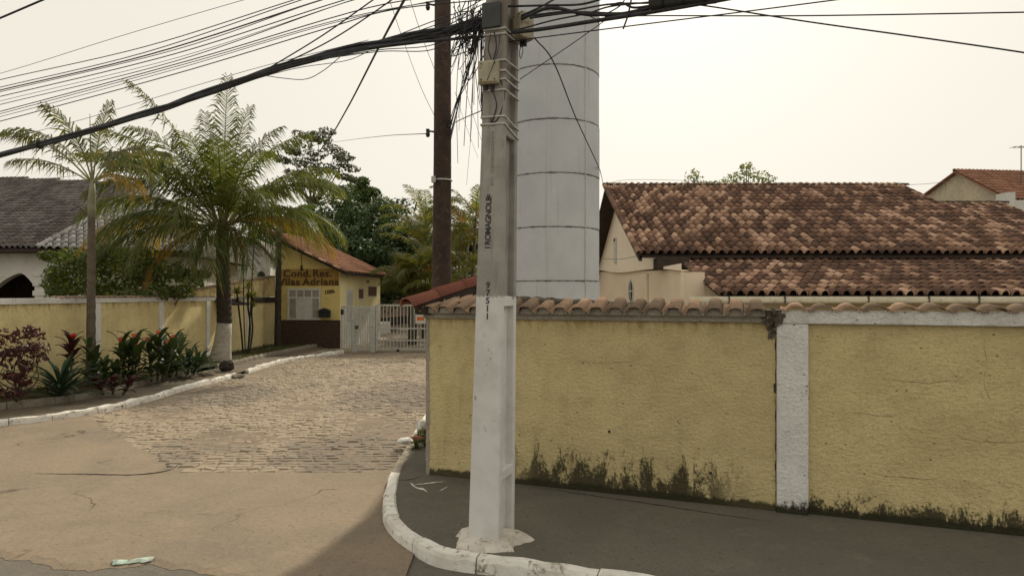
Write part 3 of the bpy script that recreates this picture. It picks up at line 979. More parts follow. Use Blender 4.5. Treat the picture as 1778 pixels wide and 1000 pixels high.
# a few tiles of the small roof under the hip
for k in range(4):
    for s_ in (-1, 1):
        o = link('roof_tile', cme, hip)
        q = A + dn*(.35 + k*.28)
        base = Matrix.Translation(Vector((q.x + (-.16 if s_ < 0 else .22), q.y + (.1 if s_ < 0 else -.12), 2.30 + .03*k)))
        o.matrix_local = base @ Matrix.Rotation(R(-70) if s_ < 0 else WA, 4, 'Z') @ Matrix.Rotation(R(14), 4, 'X')

# ------------------------------------------------------------------ concrete pole
pole = thing('utility_pole', 'tall concrete H-section pole whitewashed at its foot on the pavement corner', 'utility pole', POLE, WA)
pole.rotation_euler = (R(0), R(1.25), WA)
H = 9.0
wb, wt = .315, .125      # flange width foot / top
db, dt = .45, .31        # depth foot / top
def sec(z): t = z/H; return (wb+(wt-wb)*t)/2, (db+(dt-db)*t)/2
def slab(y0f, y1f, wf, name):
    g = MB(); ring = []
    for i in range(13):
        z = -.1 + (H+.1)*i/12
        hw, hd = sec(max(z,0)); ring.append([(-hw*wf, y0f(hd), z), (hw*wf, y0f(hd), z), (hw*wf, y1f(hd), z), (-hw*wf, y1f(hd), z)])
    n = len(ring)
    g.add([p for r in ring for p in r], [(i*4+k, i*4+(k+1)%4, i*4+4+(k+1)%4, i*4+4+k) for i in range(n-1) for k in range(4)] + [(3,2,1,0), tuple((n-1)*4+k for k in range(4))])
    return g.build(name, M['pole'], pole, bevel=.012)
slab(lambda h: -h, lambda h: -h+.075, 1, 'front_flange')
slab(lambda h: h-.07, lambda h: h, 1, 'rear_flange')
slab(lambda h: -h+.06, lambda h: h-.055, .50, 'web')
for z in (.66, 2.32, 3.95, 5.5, 7.0):
    hw, hd = sec(z)
    g = MB(); g.hexa([(-hw*.97,-hd+.07,z-.05),(hw*.97,-hd+.07,z-.05),(hw*.97,hd-.065,z-.05),(-hw*.97,hd-.065,z-.05)],
                     [(-hw*.97,-hd+.07,z+.05),(hw*.97,-hd+.07,z+.05),(hw*.97,hd-.065,z+.05),(-hw*.97,hd-.065,z+.05)])
    g.build('step', M['pole'], pole, bevel=.012)
for z, tilt in ((4.32,.0),(4.42,.0),(4.50,.0),(4.07,-.05),(4.00,-.07),(4.60,.02),(4.85,.03),(2.0+2.9,.0)):
    hw, hd = sec(z); e = .006
    g = MB(); g.tube([(-hw-e,-hd-e,z),(hw+e,-hd-e,z),(hw+e,hd+e,z+tilt),(-hw-e,hd+e,z+tilt),(-hw-e,-hd-e,z)], .0085, 5)
    g.build('strap', M['strap'], pole)
def text_mesh(s, size, mat, name, parent, mtx, depth=.0015, spacing=1.0, bold=0.0):
    cu = bpy.data.curves.new('t', 'FONT'); cu.body = s; cu.size = size; cu.extrude = depth
    cu.align_x = 'LEFT'; cu.space_character = spacing; cu.offset = bold
    to = bpy.data.objects.new('t', cu); COL.objects.link(to)
    bpy.context.view_layer.update()
    me = bpy.data.meshes.new_from_object(to.evaluated_get(bpy.context.evaluated_depsgraph_get()))
    bpy.data.objects.remove(to)
    me.materials.clear(); me.materials.append(mat)
    o = link(name, me, parent); o.matrix_local = mtx
    return o
def on_face(x, z, up=True):
    hw, hd = sec(z)
    m = Matrix.Translation((x, -hd - .0025, z)) @ Matrix.Rotation(R(90) - (db-dt)/2/H, 4, 'X')
    if up: m = m @ Matrix.Rotation(R(90), 4, 'Z')
    return m
text_mesh('I ROMAGNOLE', .080, M['ink'], 'maker_lettering', pole, on_face(.005, 2.82), spacing=.88, bold=.0016)
text_mesh('=', .080, M['ink'], 'maker_lettering', pole, on_face(.005, 3.29), bold=.002)
g = MB(); rq = random.Random(6)      # a worn line of marking too faded to read
for i in range(17):
    if i in (2, 13): continue
    z = 3.42 + i*.040; hw, hd = sec(z); y = -hd - .002
    for a, b2 in ((.0, rq.uniform(.006,.012)), (rq.uniform(.016,.022), .028)):
        g.add([(-.012+rq.uniform(0,.006), y, z+a), (.022, y, z+a), (.022, y, z+b2), (-.012, y, z+b2)], [(0,1,2,3)])
o = g.build('worn_marking', M['ink_soft'], pole); o['kind'] = 'stuff'
for i, ch in enumerate('97511'):
    z = 2.475 - i*.074
    text_mesh(ch, .085, M['ink'], 'stencil_digit', pole, on_face(-.030, z-.03, False), bold=.0013)
# cement collar
g = MB(); ring = []
NR = 40
for j, (rad, hh) in enumerate(((1.0, -.02), (.92, .03), (.72, .055), (.5, .085), (.2, .11))):
    for i in range(NR):
        a = 2*pi*i/NR
        k = 1 + .40*noise.noise(Vector((cos(a)*1.6, sin(a)*1.6, 2))) + .22*noise.noise(Vector((cos(a)*4.5, sin(a)*4.5, 7)))
        ring.append((cos(a)*.33*rad*k*(1.15 if cos(a) > 0 else 1.0), sin(a)*(.33 if sin(a) > 0 else .38)*rad*k - .02, hh + .040*noise.noise(Vector((cos(a)*4*rad, sin(a)*4*rad, 5)))))
g.add(ring, [(j*NR+i, j*NR+(i+1)%NR, (j+1)*NR+(i+1)%NR, (j+1)*NR+i) for j in range(4) for i in range(NR)] + [tuple(4*NR+i for i in range(NR))])
g.build('cement_collar', M['lump'], pole)
# boxes strapped to the pole
def pole_pt(u, v, D): return P(u, v, D)
def wbox(name, label, mat, c, size, rz, lid=True, group=None):
    t = thing(name, label, 'junction box', c, rz, group)
    sx, sy, sz = size
    g = MB(); g.box(-sx/2, sx/2, -sy/2, sy/2, -sz/2, sz/2); g.build('case', mat, t, bevel=.012)
    if lid:
        g = MB(); g.box(-sx/2+.012, sx/2-.012, -sy/2-.012, -sy/2+.002, -sz/2+.012, sz/2-.012); l = g.build('lid', mat, t, bevel=.008)
        for a in (-1, 1):
            for b2 in (-1, 1):
                g = MB(); x, z = a*(sx/2-.035), b2*(sz/2-.035)
                g.tube([(x, -sy/2-.017, z), (x, -sy/2-.010, z)], .008, 8); g.build('screw', M['steel_dark'], l)
    g = MB(); g.tube([(-sx*.2, 0, -sz/2-.05), (-sx*.2, 0, -sz/2)], .02, 8); g.tube([(sx*.15, 0, -sz/2-.06), (sx*.15, 0, -sz/2)], .02, 8)
    g.build('cable_gland', M['black'], t)
    return t
wbox('junction_box', 'square beige junction box on the street face of the concrete pole', M['box_beige'], P(850,128,6.33), (.20,.11,.22), WA + R(8))
wbox('junction_box', 'beige box on the tank side of the concrete pole', M['box_beige'], P(909,48,6.55), (.15,.15,.26), WA - R(32))
wbox('junction_box', 'dark grey box high on the street face of the concrete pole', M['box_grey'], P(856,30,6.36), (.19,.12,.24), WA, lid=False)

# ------------------------------------------------------------------ wooden pole behind the wall corner
c0 = Vector((-1.005, 9.52, 0))
wp = thing('utility_pole', 'dark round wooden pole standing behind the wall corner', 'utility pole', c0)
g = MB(); g.tube([(0,0,-.1),(0.0,0,2.5),(.012,0,4.5),(.02,0,9.0)], [.148,.138,.126,.105], 20); g.build('shaft', M['wood_pole'], wp, smooth=True)
for zz in (6.62, 4.82):
    g = MB(); g.tube([(-.10,-.02,zz),(-.16,-.05,zz),(-.19,-.05,zz-.03)], .014, 6)
    hk = g.build('insulator_bracket', M['steel_dark'], wp)
    g = MB(); g.tube([(-.19,-.05,zz-.08),(-.19,-.05,zz-.04),(-.19,-.05,zz-.02),(-.19,-.05,zz+.03)], [.022,.034,.024,.03], 10); g.build('insulator', M['black'], hk, smooth=True)
for zz in (4.13,):
    g = MB(); g.tube([(cos(a*pi/10)*.137+.010, sin(a*pi/10)*.137, zz) for a in range(21)], .010, 5, False); st = g.build('strap', M['strap'], wp)
    g = MB(); g.box(-.13,-.07,-.16,-.10,zz-.05,zz+.04); g.build('clamp', M['strap'], wp, bevel=.01)

# ------------------------------------------------------------------ water tower
tank = thing('water_tower', 'tall white cylindrical water tower of stacked rings behind the wall', 'water tower', (.754, 12.3, 0))
def ring_mesh(r, h, n=64):
    g = MB(); prof = [(r-.012, .004), (r, .012), (r, .012), (r, h-.012), (r, h-.012), (r-.012, h-.004)]
    for rr, z in prof:
        for i in range(n): g.v.append(Vector((cos(2*pi*i/n)*rr, sin(2*pi*i/n)*rr, z)))
    for j in (0, 2, 4):
        for i in range(n): g.f.append((j*n+i, j*n+(i+1)%n, (j+1)*n+(i+1)%n, (j+1)*n+i))
    return g
zj = .88 - .93; k = 0
while zj < 10.5:
    me = ring_mesh(.85, .93)
    for p in me.v: p.z += zj; p.x += .004*((k*7)%3-1)
    me.build('tank_ring', M['tank'], tank, smooth=True); zj += .93; k += 1
g = MB(); g.tube([(0,0,0),(0,0,zj)], .836, 48); g.build('joint_core', M['mortar'], tank)
g = MB(); g.tube([(0,0,zj),(0,0,zj+.12)], .95, 48); g.build('lid', M['tank'], tank)
for (a, r_) in ((-52, .007),):
    g = MB(); x, y = cos(R(a))*.862, sin(R(a))*.862
    g.tube([(x,y,1.2),(x,y,zj)], r_, 6); g.build('conduit', M['white_paint'], tank)

# ------------------------------------------------------------------ house with the long tiled roof
house = thing('tiled_house', 'cream house with long brown clay tile roof over a lower veranda roof behind the wall', 'house', (0,0,0))
YE, ZE, YR, ZR = 16.6, 3.50, 22.8, 6.20
XL, XR_ = 3.15, 13.25
us = Vector((0, YR-YE, ZR-ZE)).normalized()
mroof = MB()
off = Vector((0, 0, -.05))
def slabroof(g, a, b, c, e, th=.06):
    up = Vector((0,0,th))
    g.hexa([Vector(p)-up for p in (a,b,c,e)], [Vector(p) for p in (a,b,c,e)])
slabroof(mroof, (XL+.03,YE+.05,ZE-.02),(XR_,YE+.05,ZE-.02),(XR_,YR,ZR-.02),(XL+.03,YR,ZR-.02))
main_roof = mroof.build('main_roof', M['under'], house)
ncol = int((XR_-XL)/PITCH)+1; nrow = int(sqrt((YR-YE)**2+(ZR-ZE)**2)/.365)+1
tile_roof(main_roof, (XL, YE, ZE), (1,0,0), us, ncol, nrow, M['tile'], prefer=in_frame, seed=4, clip=lambda p: p.y < YR-.1)
g = MB(); slabroof(g, (XL+.03,YR,ZR-.02),(XR_,YR,ZR-.02),(XR_,29.3,3.4),(XL+.03,29.3,3.4)); g.build('rear_roof', M['under'], house)
g = MB(); g.hexa([(XL+.02,YE+.05,ZE-.16),(XL+.10,YE+.05,ZE-.16),(XL+.10,YR,ZR-.16),(XL+.02,YR,ZR-.16)],[(XL+.02,YE+.05,ZE-.03),(XL+.10,YE+.05,ZE-.03),(XL+.10,YR,ZR-.03),(XL+.02,YR,ZR-.03)]); g.build('verge_board', M['under'], house)
# verge barrels and ridge
rv2, rf2 = ridge_geo(.44, .105, 7)
rme2 = MB().add(rv2, rf2).mesh('ridge_tile', True); rme2.materials.append(M['tile_dark'])
x = XL - .05
rs = random.Random(2)
while x < XR_ - .1:
    o = link('ridge_tile', rme2, main_roof); o.location = (x, YR, ZR + .02 + rs.uniform(-.01,.012)); x += .40
vn = int((Vector((0,YR-YE,ZR-ZE)).length)/.37)
sv, sf = ridge_geo(.44, .085, 7)
sme = MB().add(sv, sf).mesh('verge_tile', True); sme.materials.append(M['tile'])
MVu = Matrix((us, Vector((-1,0,0)), Vector((-1,0,0)).cross(us)*-1)).transposed()
for xx in (XL + .01, XR_):
    for i in range(vn):
        o = link('verge_tile', sme, main_roof)
        zax = Vector((1,0,0)).cross(us)
        o.matrix_local = Matrix.Translation(Vector((xx, YE, ZE)) + us*(i*.37) + zax*.035) @ Matrix((us, -Vector((1,0,0)), zax)).transposed().to_4x4()
# veranda roof
VY0, VZ0, VY1, VZ1 = 13.5, 2.47, 17.2, 3.42
VX0, VX1 = 4.27, 14.0
vus = Vector((0, VY1-VY0, VZ1-VZ0)).normalized()
g = MB(); slabroof(g, (VX0+.03,VY0+.05,VZ0-.02),(VX1,VY0+.05,VZ0-.02),(VX1,VY1,VZ1-.02),(VX0+.03,VY1,VZ1-.02)); vroof = g.build('veranda_roof', M['under'], house)
tile_roof(vroof, (VX0, VY0, VZ0), (1,0,0), vus, int((VX1-VX0)/PITCH)+1, 10, M['tile'], prefer=in_frame, seed=9)
zax = Vector((1,0,0)).cross(vus)
for i in range(10):
    o = link('verge_tile', sme, vroof)
    o.matrix_local = Matrix.Translation(Vector((VX0, VY0, VZ0)) + vus*(i*.37) + zax*.035) @ Matrix((vus, -Vector((1,0,0)), zax)).transposed().to_4x4()
g = MB()
x0, x1 = 3.55, 14.2
gp = [(0,2.47),(-.015,2.47),(-.015,2.435),(-.035,2.43),(-.035,2.375),(-.02,2.34),(.10,2.34),(.12,2.45)]
g.prism([(x0, 13.40+p[0], p[1]) for p in gp], (x1-x0, 0, 0)); gut = g.build('gutter', M['gutter'], house)
for u in (1266, 1363, 1508, 1613, 1700):
    x = (u-889)/F*13.37
    g = MB(); g.box(x-.012, x+.012, 13.345, 13.42, 2.33, 2.475); g.build('gutter_bracket', M['steel_dark'], gut)
# walls
GX = 3.80
g = MB()
g.add([(GX,14.6,0),(GX,29,0),(GX,29,3.50),(GX,14.6,3.05)], [(0,3,2,1)])
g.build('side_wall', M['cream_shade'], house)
# gable, standing 9 cm proud, with its wavy lower edge
yy = [14.6 + i*.36 for i in range(41)]
bot = [(GX-.09, y, 3.03 + (y-14.6)*.034 + .05*sin((y-14.6)*.55)) for y in yy]
top = [(GX-.09, y, min(ZE + (y-YE)*(ZR-ZE)/(YR-YE), ZR - (y-YR)*(ZR-3.4)/(29.3-YR)) - .09 if y > 16.8 else 3.19) for y in yy]
n = len(yy); g = MB()
ins = [(p[0]+.20, p[1], p[2]) for p in bot]
g.add(bot + top + ins, [(i, n+i, n+i+1, i+1) for i in range(n-1)] + [(i, i+1, 2*n+i+1, 2*n+i) for i in range(n-1)])
g.build('gable_wall', M['cream'], house)
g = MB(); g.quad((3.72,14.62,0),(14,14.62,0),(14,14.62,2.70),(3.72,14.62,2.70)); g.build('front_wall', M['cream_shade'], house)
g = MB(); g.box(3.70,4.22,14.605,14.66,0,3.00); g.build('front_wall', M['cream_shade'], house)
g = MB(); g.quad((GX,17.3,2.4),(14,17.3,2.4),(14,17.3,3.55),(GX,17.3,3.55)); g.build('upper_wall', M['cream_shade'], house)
g = MB(); g.box(3.60, 4.35, 16.35, 17.0, 3.14, 3.42); g.build('beam_end', M['under'], house, bevel=.01)
# slot vent and oval window on the gable side
g = MB(); g.box(GX-.15, GX-.05, 23.55, 24.0, 3.66, 4.52); v_ = g.build('vent', M['white_paint'], house)
g = MB(); g.box(GX-.16, GX-.14, 23.62, 23.93, 4.40, 4.50); g.build('vent_hole', M['under'], v_)
g = MB(); g.prism([(GX-.03, 21.2+cos(2*pi*i/24)*.42, 2.62+sin(2*pi*i/24)*.42) for i in range(24)], (.06,0,0)); ow = g.build('oval_window', M['white_paint'], house)
g = MB(); g.prism([(GX-.04, 21.2+cos(2*pi*i/24)*.33, 2.62+sin(2*pi*i/24)*.33) for i in range(24)], (.02,0,0)); g.build('pane', M['glass'], ow)
g = MB(); g.box(GX-.06,GX-.03,20.86,21.54,2.60,2.64); g.box(GX-.06,GX-.03,21.18,21.22,2.28,2.96); g.build('glazing_bar', M['white_paint'], ow)
g = MB(); g.tube([(GX-.03, 18.6, .1), (GX-.03, 18.6, 3.1)], .035, 8); g.build('downpipe', M['cream_shade'], house)
# rear-right wing with its own ridge
wing = thing('house_wing', 'lower brown tiled wing roof behind the right end of the long roof', 'house', (0,0,0))
WY0, WZ0, WY1, WZ1 = 18.5, 2.78, 26.0, 6.05
wus = Vector((0, WY1-WY0, WZ1-WZ0)).normalized()
g = MB(); slabroof(g, (13.0,WY0,WZ0-.02),(19.1,WY0,WZ0-.02),(19.1,WY1,WZ1-.02),(13.0,WY1,WZ1-.02)); wroof = g.build('roof', M['under'], wing)
tile_roof(wroof, (13.0, WY0, WZ0), (1,0,0), wus, 28, 22, M['tile'], singles=0, seed=14)
x = 12.9
while x < 19.0:
    o = link('ridge_tile', rme2, wroof); o.location = (x, WY1, WZ1+.02); x += .40
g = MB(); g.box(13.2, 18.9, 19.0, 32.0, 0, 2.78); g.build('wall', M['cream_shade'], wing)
g = MB(); g.hexa([(13.0,WY1,WZ1-.08),(19.1,WY1,WZ1-.08),(19.1,33,2.6),(13.0,33,2.6)],[(13.0,WY1,WZ1-.02),(19.1,WY1,WZ1-.02),(19.1,33,2.66),(13.0,33,2.66)]); g.build('rear_roof', M['under'], wing)

# far house with the stained gable, upper right
far = thing('gabled_house', 'far house with orange tile roof and rain-stained cream gable', 'house', (0,0,0))
a = P(1598,348,37); ap = P(1647,304,35); bq = P(1748,343,31.5)
gdir = (Vector((bq.x,bq.y,0)) - Vector((a.x,a.y,0))).normalized()
gperp = Vector((-gdir.y, gdir.x, 0)); gperp = gperp if gperp.x > 0 else -gperp
zb = min(a.z, bq.z)
a2 = Vector((a.x, a.y, a.z)); b2 = Vector((bq.x, bq.y, bq.z))
mid = a2.lerp(b2, .48); ap = Vector((mid.x, mid.y, ap.z))
g = MB(); g.prism([Vector((a2.x,a2.y,0)), a2, ap, b2, Vector((b2.x,b2.y,0))], gperp*12); g.build('wall', M['gable_stain'], far)
over = -gperp*.25
e1 = (b2-ap); e1n = e1.normalized()
g = MB(); q0 = ap + over + Vector((0,0,.06)); q1 = b2 + over + e1n*.55 + Vector((0,0,.06))
g.hexa([q0-Vector((0,0,.05)), q1-Vector((0,0,.05)), q1+gperp*13-Vector((0,0,.05)), q0+gperp*13-Vector((0,0,.05))], [q0,q1,q1+gperp*13,q0+gperp*13])
e2n = (a2-ap).normalized(); q2 = a2 + over + e2n*.5 + Vector((0,0,.06))
g.hexa([q0-Vector((0,0,.05)), q2-Vector((0,0,.05)), q2+gperp*13-Vector((0,0,.05)), q0+gperp*13-Vector((0,0,.05))], [q0,q2,q2+gperp*13,q0+gperp*13])
fro = g.build('roof', M['tile_new'], far)
ux_ = gperp.copy(); us_ = -e1n
# tiles on the visible slope, from the eave corner
if ux_.cross(us_).z < 0:
    ux_ = -ux_; org = q1 + gperp*13 + Vector((0,0,.01))
else: org = q1 + Vector((0,0,.01))
tile_roof(fro, org, ux_, us_, 60, int((q1-q0).length/.365)+1, M['tile_new'], singles=0, seed=31)
rl = MB(); s = 0
Mr = Matrix((gperp, Vector((-gperp.y, gperp.x, 0)), Vector((0,0,1)))).transposed().to_4x4()
while s < 12.6:
    o = link('ridge_tile', rme2, fro); o.matrix_local = Matrix.Translation(q0 + gperp*s) @ Mr; s += .40
g = MB(); c = P(1762,352,31.0)
g.box(c.x-.45, c.x-.12, c.y-.2, c.y+.6, 3.0, c.z+.46); g.build('chimney_pier', M['white_paint'], far)
g = MB(); g.box(c.x-.12, c.x+4, c.y, c.y+1.5, 3.0, c.z+.12); g.build('parapet', M['offwhite'], far)
ant = thing('roof_antenna', 'thin pole antenna on the orange tiled roof', 'antenna', P(1773,307,33))
g = MB(); g.tube([(0,0,-.4),(0,0,1.55)], .022, 6); g.build('mast', M['steel_dark'], ant)
g = MB(); g.tube([(-.45,0,1.45),(.35,0,1.48)], .016, 6); g.build('boom', M['steel_dark'], ant)
for x in (-.4,-.2,0,.2):
    g = MB(); g.tube([(x,-.25,1.46),(x,.25,1.46)], .010, 5); g.build('element', M['steel_dark'], ant)

# small cream building glimpsed between tank and house
c = P(1043, 500, 36)
sm = thing('small_building', 'cream outbuilding glimpsed between the water tower and the long-roofed house', 'building', (c.x, c.y, 0))
g = MB(); g.box(-1.5, .42, 0, 3, 0, 3.7); g.build('wall', M['cream'], sm)
g = MB(); g.box(-1.6, .55, -.4, 3, 3.30, 3.42); g.build('roof', M['beam'], sm)

# ------------------------------------------------------------------ left boundary wall
lw = thing('boundary_wall', 'stained yellow wall with white pillars behind the left planting bed', 'wall', LW0, LWA)
def lx(u):   # distance along the left wall at photo column u
    k = (u-889)/F
    return (k*LW0.y - LW0.x)/(ld.x - k*ld.y)
ps = [lx(167), lx(279), lx(360)]
stops = [0, lx(167)-7.0, lx(167)-3.55] + ps + [lx(398), lx(448), 23.4]
g = MB()
xs = [0] + [stops[1], stops[2]] + ps + [23.4]
for a, b2 in zip(xs, xs[1:]):
    g = MB(); g.box(a+.10, b2-.10, 0, .18, .05, 2.28); g.build('wall_panel', M['yellow_l'], lw)
for a in xs[1:-1]:
    g = MB(); g.box(a-.13, a+.13, -.05, .20, .05, 2.275); g.build('pillar', M['white_wall'], lw, bevel=.012)
g = MB(); g.box(0, ps[2]+.6, -.055, .24, 2.278, 2.42); g.build('beam', M['beam_white'], lw, bevel=.01)
# flat coping tiles on the beam
tvs, tfs = tile_geo(pw=.25, ln_=.34, lift=.01, amp=.03)
tme = MB().add(tvs, tfs).mesh('coping_tile', True); tme.materials.append(M['tile_cope'])
x = lx(108)
while x < ps[2]+.6:
    o = link('coping_tile', tme, lw)
    o.matrix_local = Matrix.Translation((x, -.09, 2.42)) @ Matrix.Rotation(R(5), 4, 'X'); x += .25
# raised stretch climbing to the gatehouse
xa, xb = lx(298), 23.4
g = MB(); g.prism([(xa,.06,2.424),(xb,.06,2.424),(xb,.06,3.36),(xa,.06,2.50)], (0,.14,0)); g.build('raised_panel', M['yellow_l'], lw)
sl_ = math.atan2(.86, xb-xa); x = xa
while x < xb:
    o = link('coping_tile', tme, lw)
    z = 2.50 + (x-xa)*.86/(xb-xa)
    o.matrix_local = Matrix.Translation((x, -.02, z)) @ Matrix.Rotation(-sl_, 4, 'Y') @ Matrix.Rotation(R(5), 4, 'X'); x += .25
g = MB(); g.box(lx(440), xb, -.09, .10, 2.16, 2.40); g.build('brown_band', M['under'], lw, bevel=.01)
g = MB(); g.hexa([(lx(372),-.75,2.10),(lx(402),-.75,2.10),(lx(402),.02,2.24),(lx(372),.02,2.24)],[(lx(372),-.75,2.17),(lx(402),-.75,2.17),(lx(402),.02,2.40),(lx(372),.02,2.40)]); g.build('door_canopy', M['under'], lw)
g = MB(); g.box(lx(383), lx(387), -.03, .02, 1.1, 2.1); g.build('door_jamb', M['under'], lw)
g = MB(); g.box(lx(430)-.12, lx(430)+.12, -.05, .18, .05, 2.16); g.build('pillar', M['white_wall'], lw, bevel=.01)

# ------------------------------------------------------------------ left house behind that wall
lh = thing('hip_roofed_house', 'white house with broad grey weathered tile roof behind the left wall', 'house', (0,0,0))
ZEv = 4.15
C = Vector((-17.1, 24.0, ZEv)); E = Vector((-12.6, 27.0, ZEv)); Rg = P(262, 324, 31.0)
Lf = Vector((-40, 26.0, ZEv)); Rl = P(0, 343, 33.2); Rl = Rg + (Rl-Rg)*4.2
g = MB()
th = Vector((0,0,-.1))
g.add([Lf, C, Rg, Rl], [(0,1,2,3)]); g.add([C, E, Rg], [(0,1,2)])
Bk = Vector((-14, 36, ZEv))
g.add([E, Bk, Rg], [(0,1,2)])
g.add([Lf+th, C+th, E+th, Bk+th, Vector((-40,38,ZEv-.1))], [(4,3,2,1,0)])
g.add([Lf, C, C+th, Lf+th], [(0,3,2,1)]); g.add([C, E, E+th, C+th], [(0,3,2,1)])
lroof = g.build('roof', M['under'], lh)
def inside(p, tri):
    # inside test in plan
    s = []
    for a, b2 in zip(tri, tri[1:] + tri[:1]):
        s.append((b2.x-a.x)*(p.y-a.y) - (b2.y-a.y)*(p.x-a.x))
    return all(q >= -.05 for q in s) or all(q <= .05 for q in s)
ux1 = (C-Lf).normalized(); n1 = (C-Lf).cross(Rg-C); n1 = n1 if n1.z > 0 else -n1; us1 = n1.cross(ux1).normalized()
tile_roof(lroof, Lf + Vector((0,0,.01)), ux1, us1, 108, 28, M['tile_grey'], singles=0, seed=41, clip=lambda p: inside(p, [Lf, C, Rg, Rl]) and p.x/p.y > -.86)
ux2 = (E-C).normalized(); n2 = (E-C).cross(Rg-E); n2 = n2 if n2.z > 0 else -n2; us2 = n2.cross(ux2).normalized()
tile_roof(lroof, C + Vector((0,0,.01)), ux2, us2, 27, 24, M['tile_pale'], singles=300, seed=43, pitch=.24, clip=lambda p: inside(p, [C, E, Rg]))
hv = (Rg-C); hl = hv.length; hn = hv.normalized(); hs_ = hn.cross(Vector((0,0,1))).normalized(); hu = hs_.cross(hn)
pme = MB().add(rv2, rf2).mesh('hip_tile', True); pme.materials.append(M['tile_pale'])
s = 0
while s < hl:
    o = link('hip_tile', pme, lroof); o.matrix_local = Matrix.Translation(C + hn*s + hu*.05) @ Matrix((hn, -hs_, hu)).transposed().to_4x4(); s += .40
gme = MB().add(rv2, rf2).mesh('ridge_tile', True); gme.materials.append(M['tile_grey'])
rdv = (Rl-Rg).normalized(); s = 0
rsd = rdv.cross(Vector((0,0,1))).normalized()
while s < (Rl-Rg).length:
    o = link('ridge_tile', gme, lroof); o.matrix_local = Matrix.Translation(Rg + rdv*s + Vector((0,0,.05))) @ Matrix((rdv, -rsd, Vector((0,0,1)))).transposed().to_4x4(); s += .40
# walls with an arched opening
wallp = [Vector((-40,26.6,0)), C + Vector((.25,.75,0)), E + Vector((-.5,.5,0)), Vector((-14.6,35.5,0))]
wallp = [Vector((p.x,p.y,0)) for p in wallp]
g = MB()
w1, w2 = wallp[1], wallp[2]
g.quad(w1, w2, w2+Vector((0,0,ZEv-.05)), w1+Vector((0,0,ZEv-.05)))
g.quad(w2, wallp[3], wallp[3]+Vector((0,0,ZEv-.05)), w2+Vector((0,0,ZEv-.05)))
g.build('wall', M['offwhite'], lh)
# left stretch: wall above an arch
def onL(u):
    k = (u-889)/F; p, q = wallp[0], wallp[1]; dd = (q-p)
    t = (k*p.y - p.x)/(dd.x - k*dd.y); return p + dd*t
def zat(v, p): return CAM_H + (HV-v)*p.y/F
aL, aR = onL(-60), onL(63)
g = MB(); g.quad(onL(63), wallp[1], wallp[1]+Vector((0,0,ZEv-.05)), onL(63)+Vector((0,0,ZEv-.05)))
arch = []
for i in range(25):
    u = -95 + 158*i/24
    tt = (u - 36)/ (62.0 if u < 36 else 34.0)
    v = 474 + (40*min(1, abs(tt))**1.5)
    p = onL(u); arch.append((p, zat(v, p)))
for (p, z), (q, z2) in zip(arch, arch[1:]):
    g.quad((p.x,p.y,z), (q.x,q.y,z2), (q.x,q.y,ZEv-.05), (p.x,p.y,ZEv-.05))
    g.quad((p.x,p.y,z), (p.x,p.y+.3,z), (q.x,q.y+.3,z2), (q.x,q.y,z2))
p, q = wallp[0], arch[0][0]
g.quad(p, q, q+Vector((0,0,ZEv-.05)), p+Vector((0,0,ZEv-.05)))
g.build('arched_wall', M['offwhite'], lh)
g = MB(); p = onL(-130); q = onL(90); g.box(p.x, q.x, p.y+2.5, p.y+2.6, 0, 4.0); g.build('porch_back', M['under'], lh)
g = MB()
for u in (58, 61): pass
p = onL(66); g.box(p.x-.05, p.x+.30, p.y-.12, p.y+.10, 0, zat(480,p)); 
for i in range(9): g.box(p.x-.10, p.x+.36, p.y-.16, p.y+.06, .3+i*.36, .5+i*.36)
g.build('rustic_quoin', M['offwhite'], lh, bevel=.02)

# white neighbour seen between palm and gatehouse
wn = thing('white_building', 'plain white gabled building between the coconut palm and the gatehouse', 'building', (0,0,0))
D = 38.0
pt = [P(352,520,D), P(352,436,D), P(395,424,D), P(432,417,D), P(452,428,D), P(469,448,D), P(469,520,D)]
pt[0].z = 0; pt[-1].z = 0
g = MB(); g.prism(pt, (-1.5,8,0)); g.build('wall', M['offwhite'], wn)
g = MB()
rp = [P(345,437,D-.4), P(395,423,D-.4), P(432,414,D-.4), P(453,425,D-.4), P(474,449,D-.4)]
for p, q in zip(rp, rp[1:]):
    g.hexa([p, q, q+Vector((-1.5,9,0)), p+Vector((-1.5,9,0))], [p+Vector((0,0,.12)), q+Vector((0,0,.12)), q+Vector((-1.5,9,.12)), p+Vector((-1.5,9,.12))])
g.build('roof', M['tile_grey'], wn)
g = MB(); c = P(454,475,D); g.prism([(c.x+cos(pi*i/12)*.22, c.y-.05, c.z+sin(pi*i/12)*.28-.15) for i in range(13)], (0,.06,0)); g.build('fan_window', M['glass'], wn)

# ------------------------------------------------------------------ gatehouse
GA = R(-6)
gh = thing('gatehouse', 'small yellow gatehouse with dark stone plinth, raised name lettering and lean-to tile roof', 'gatehouse', (-8.0, 31.0, 0), GA)
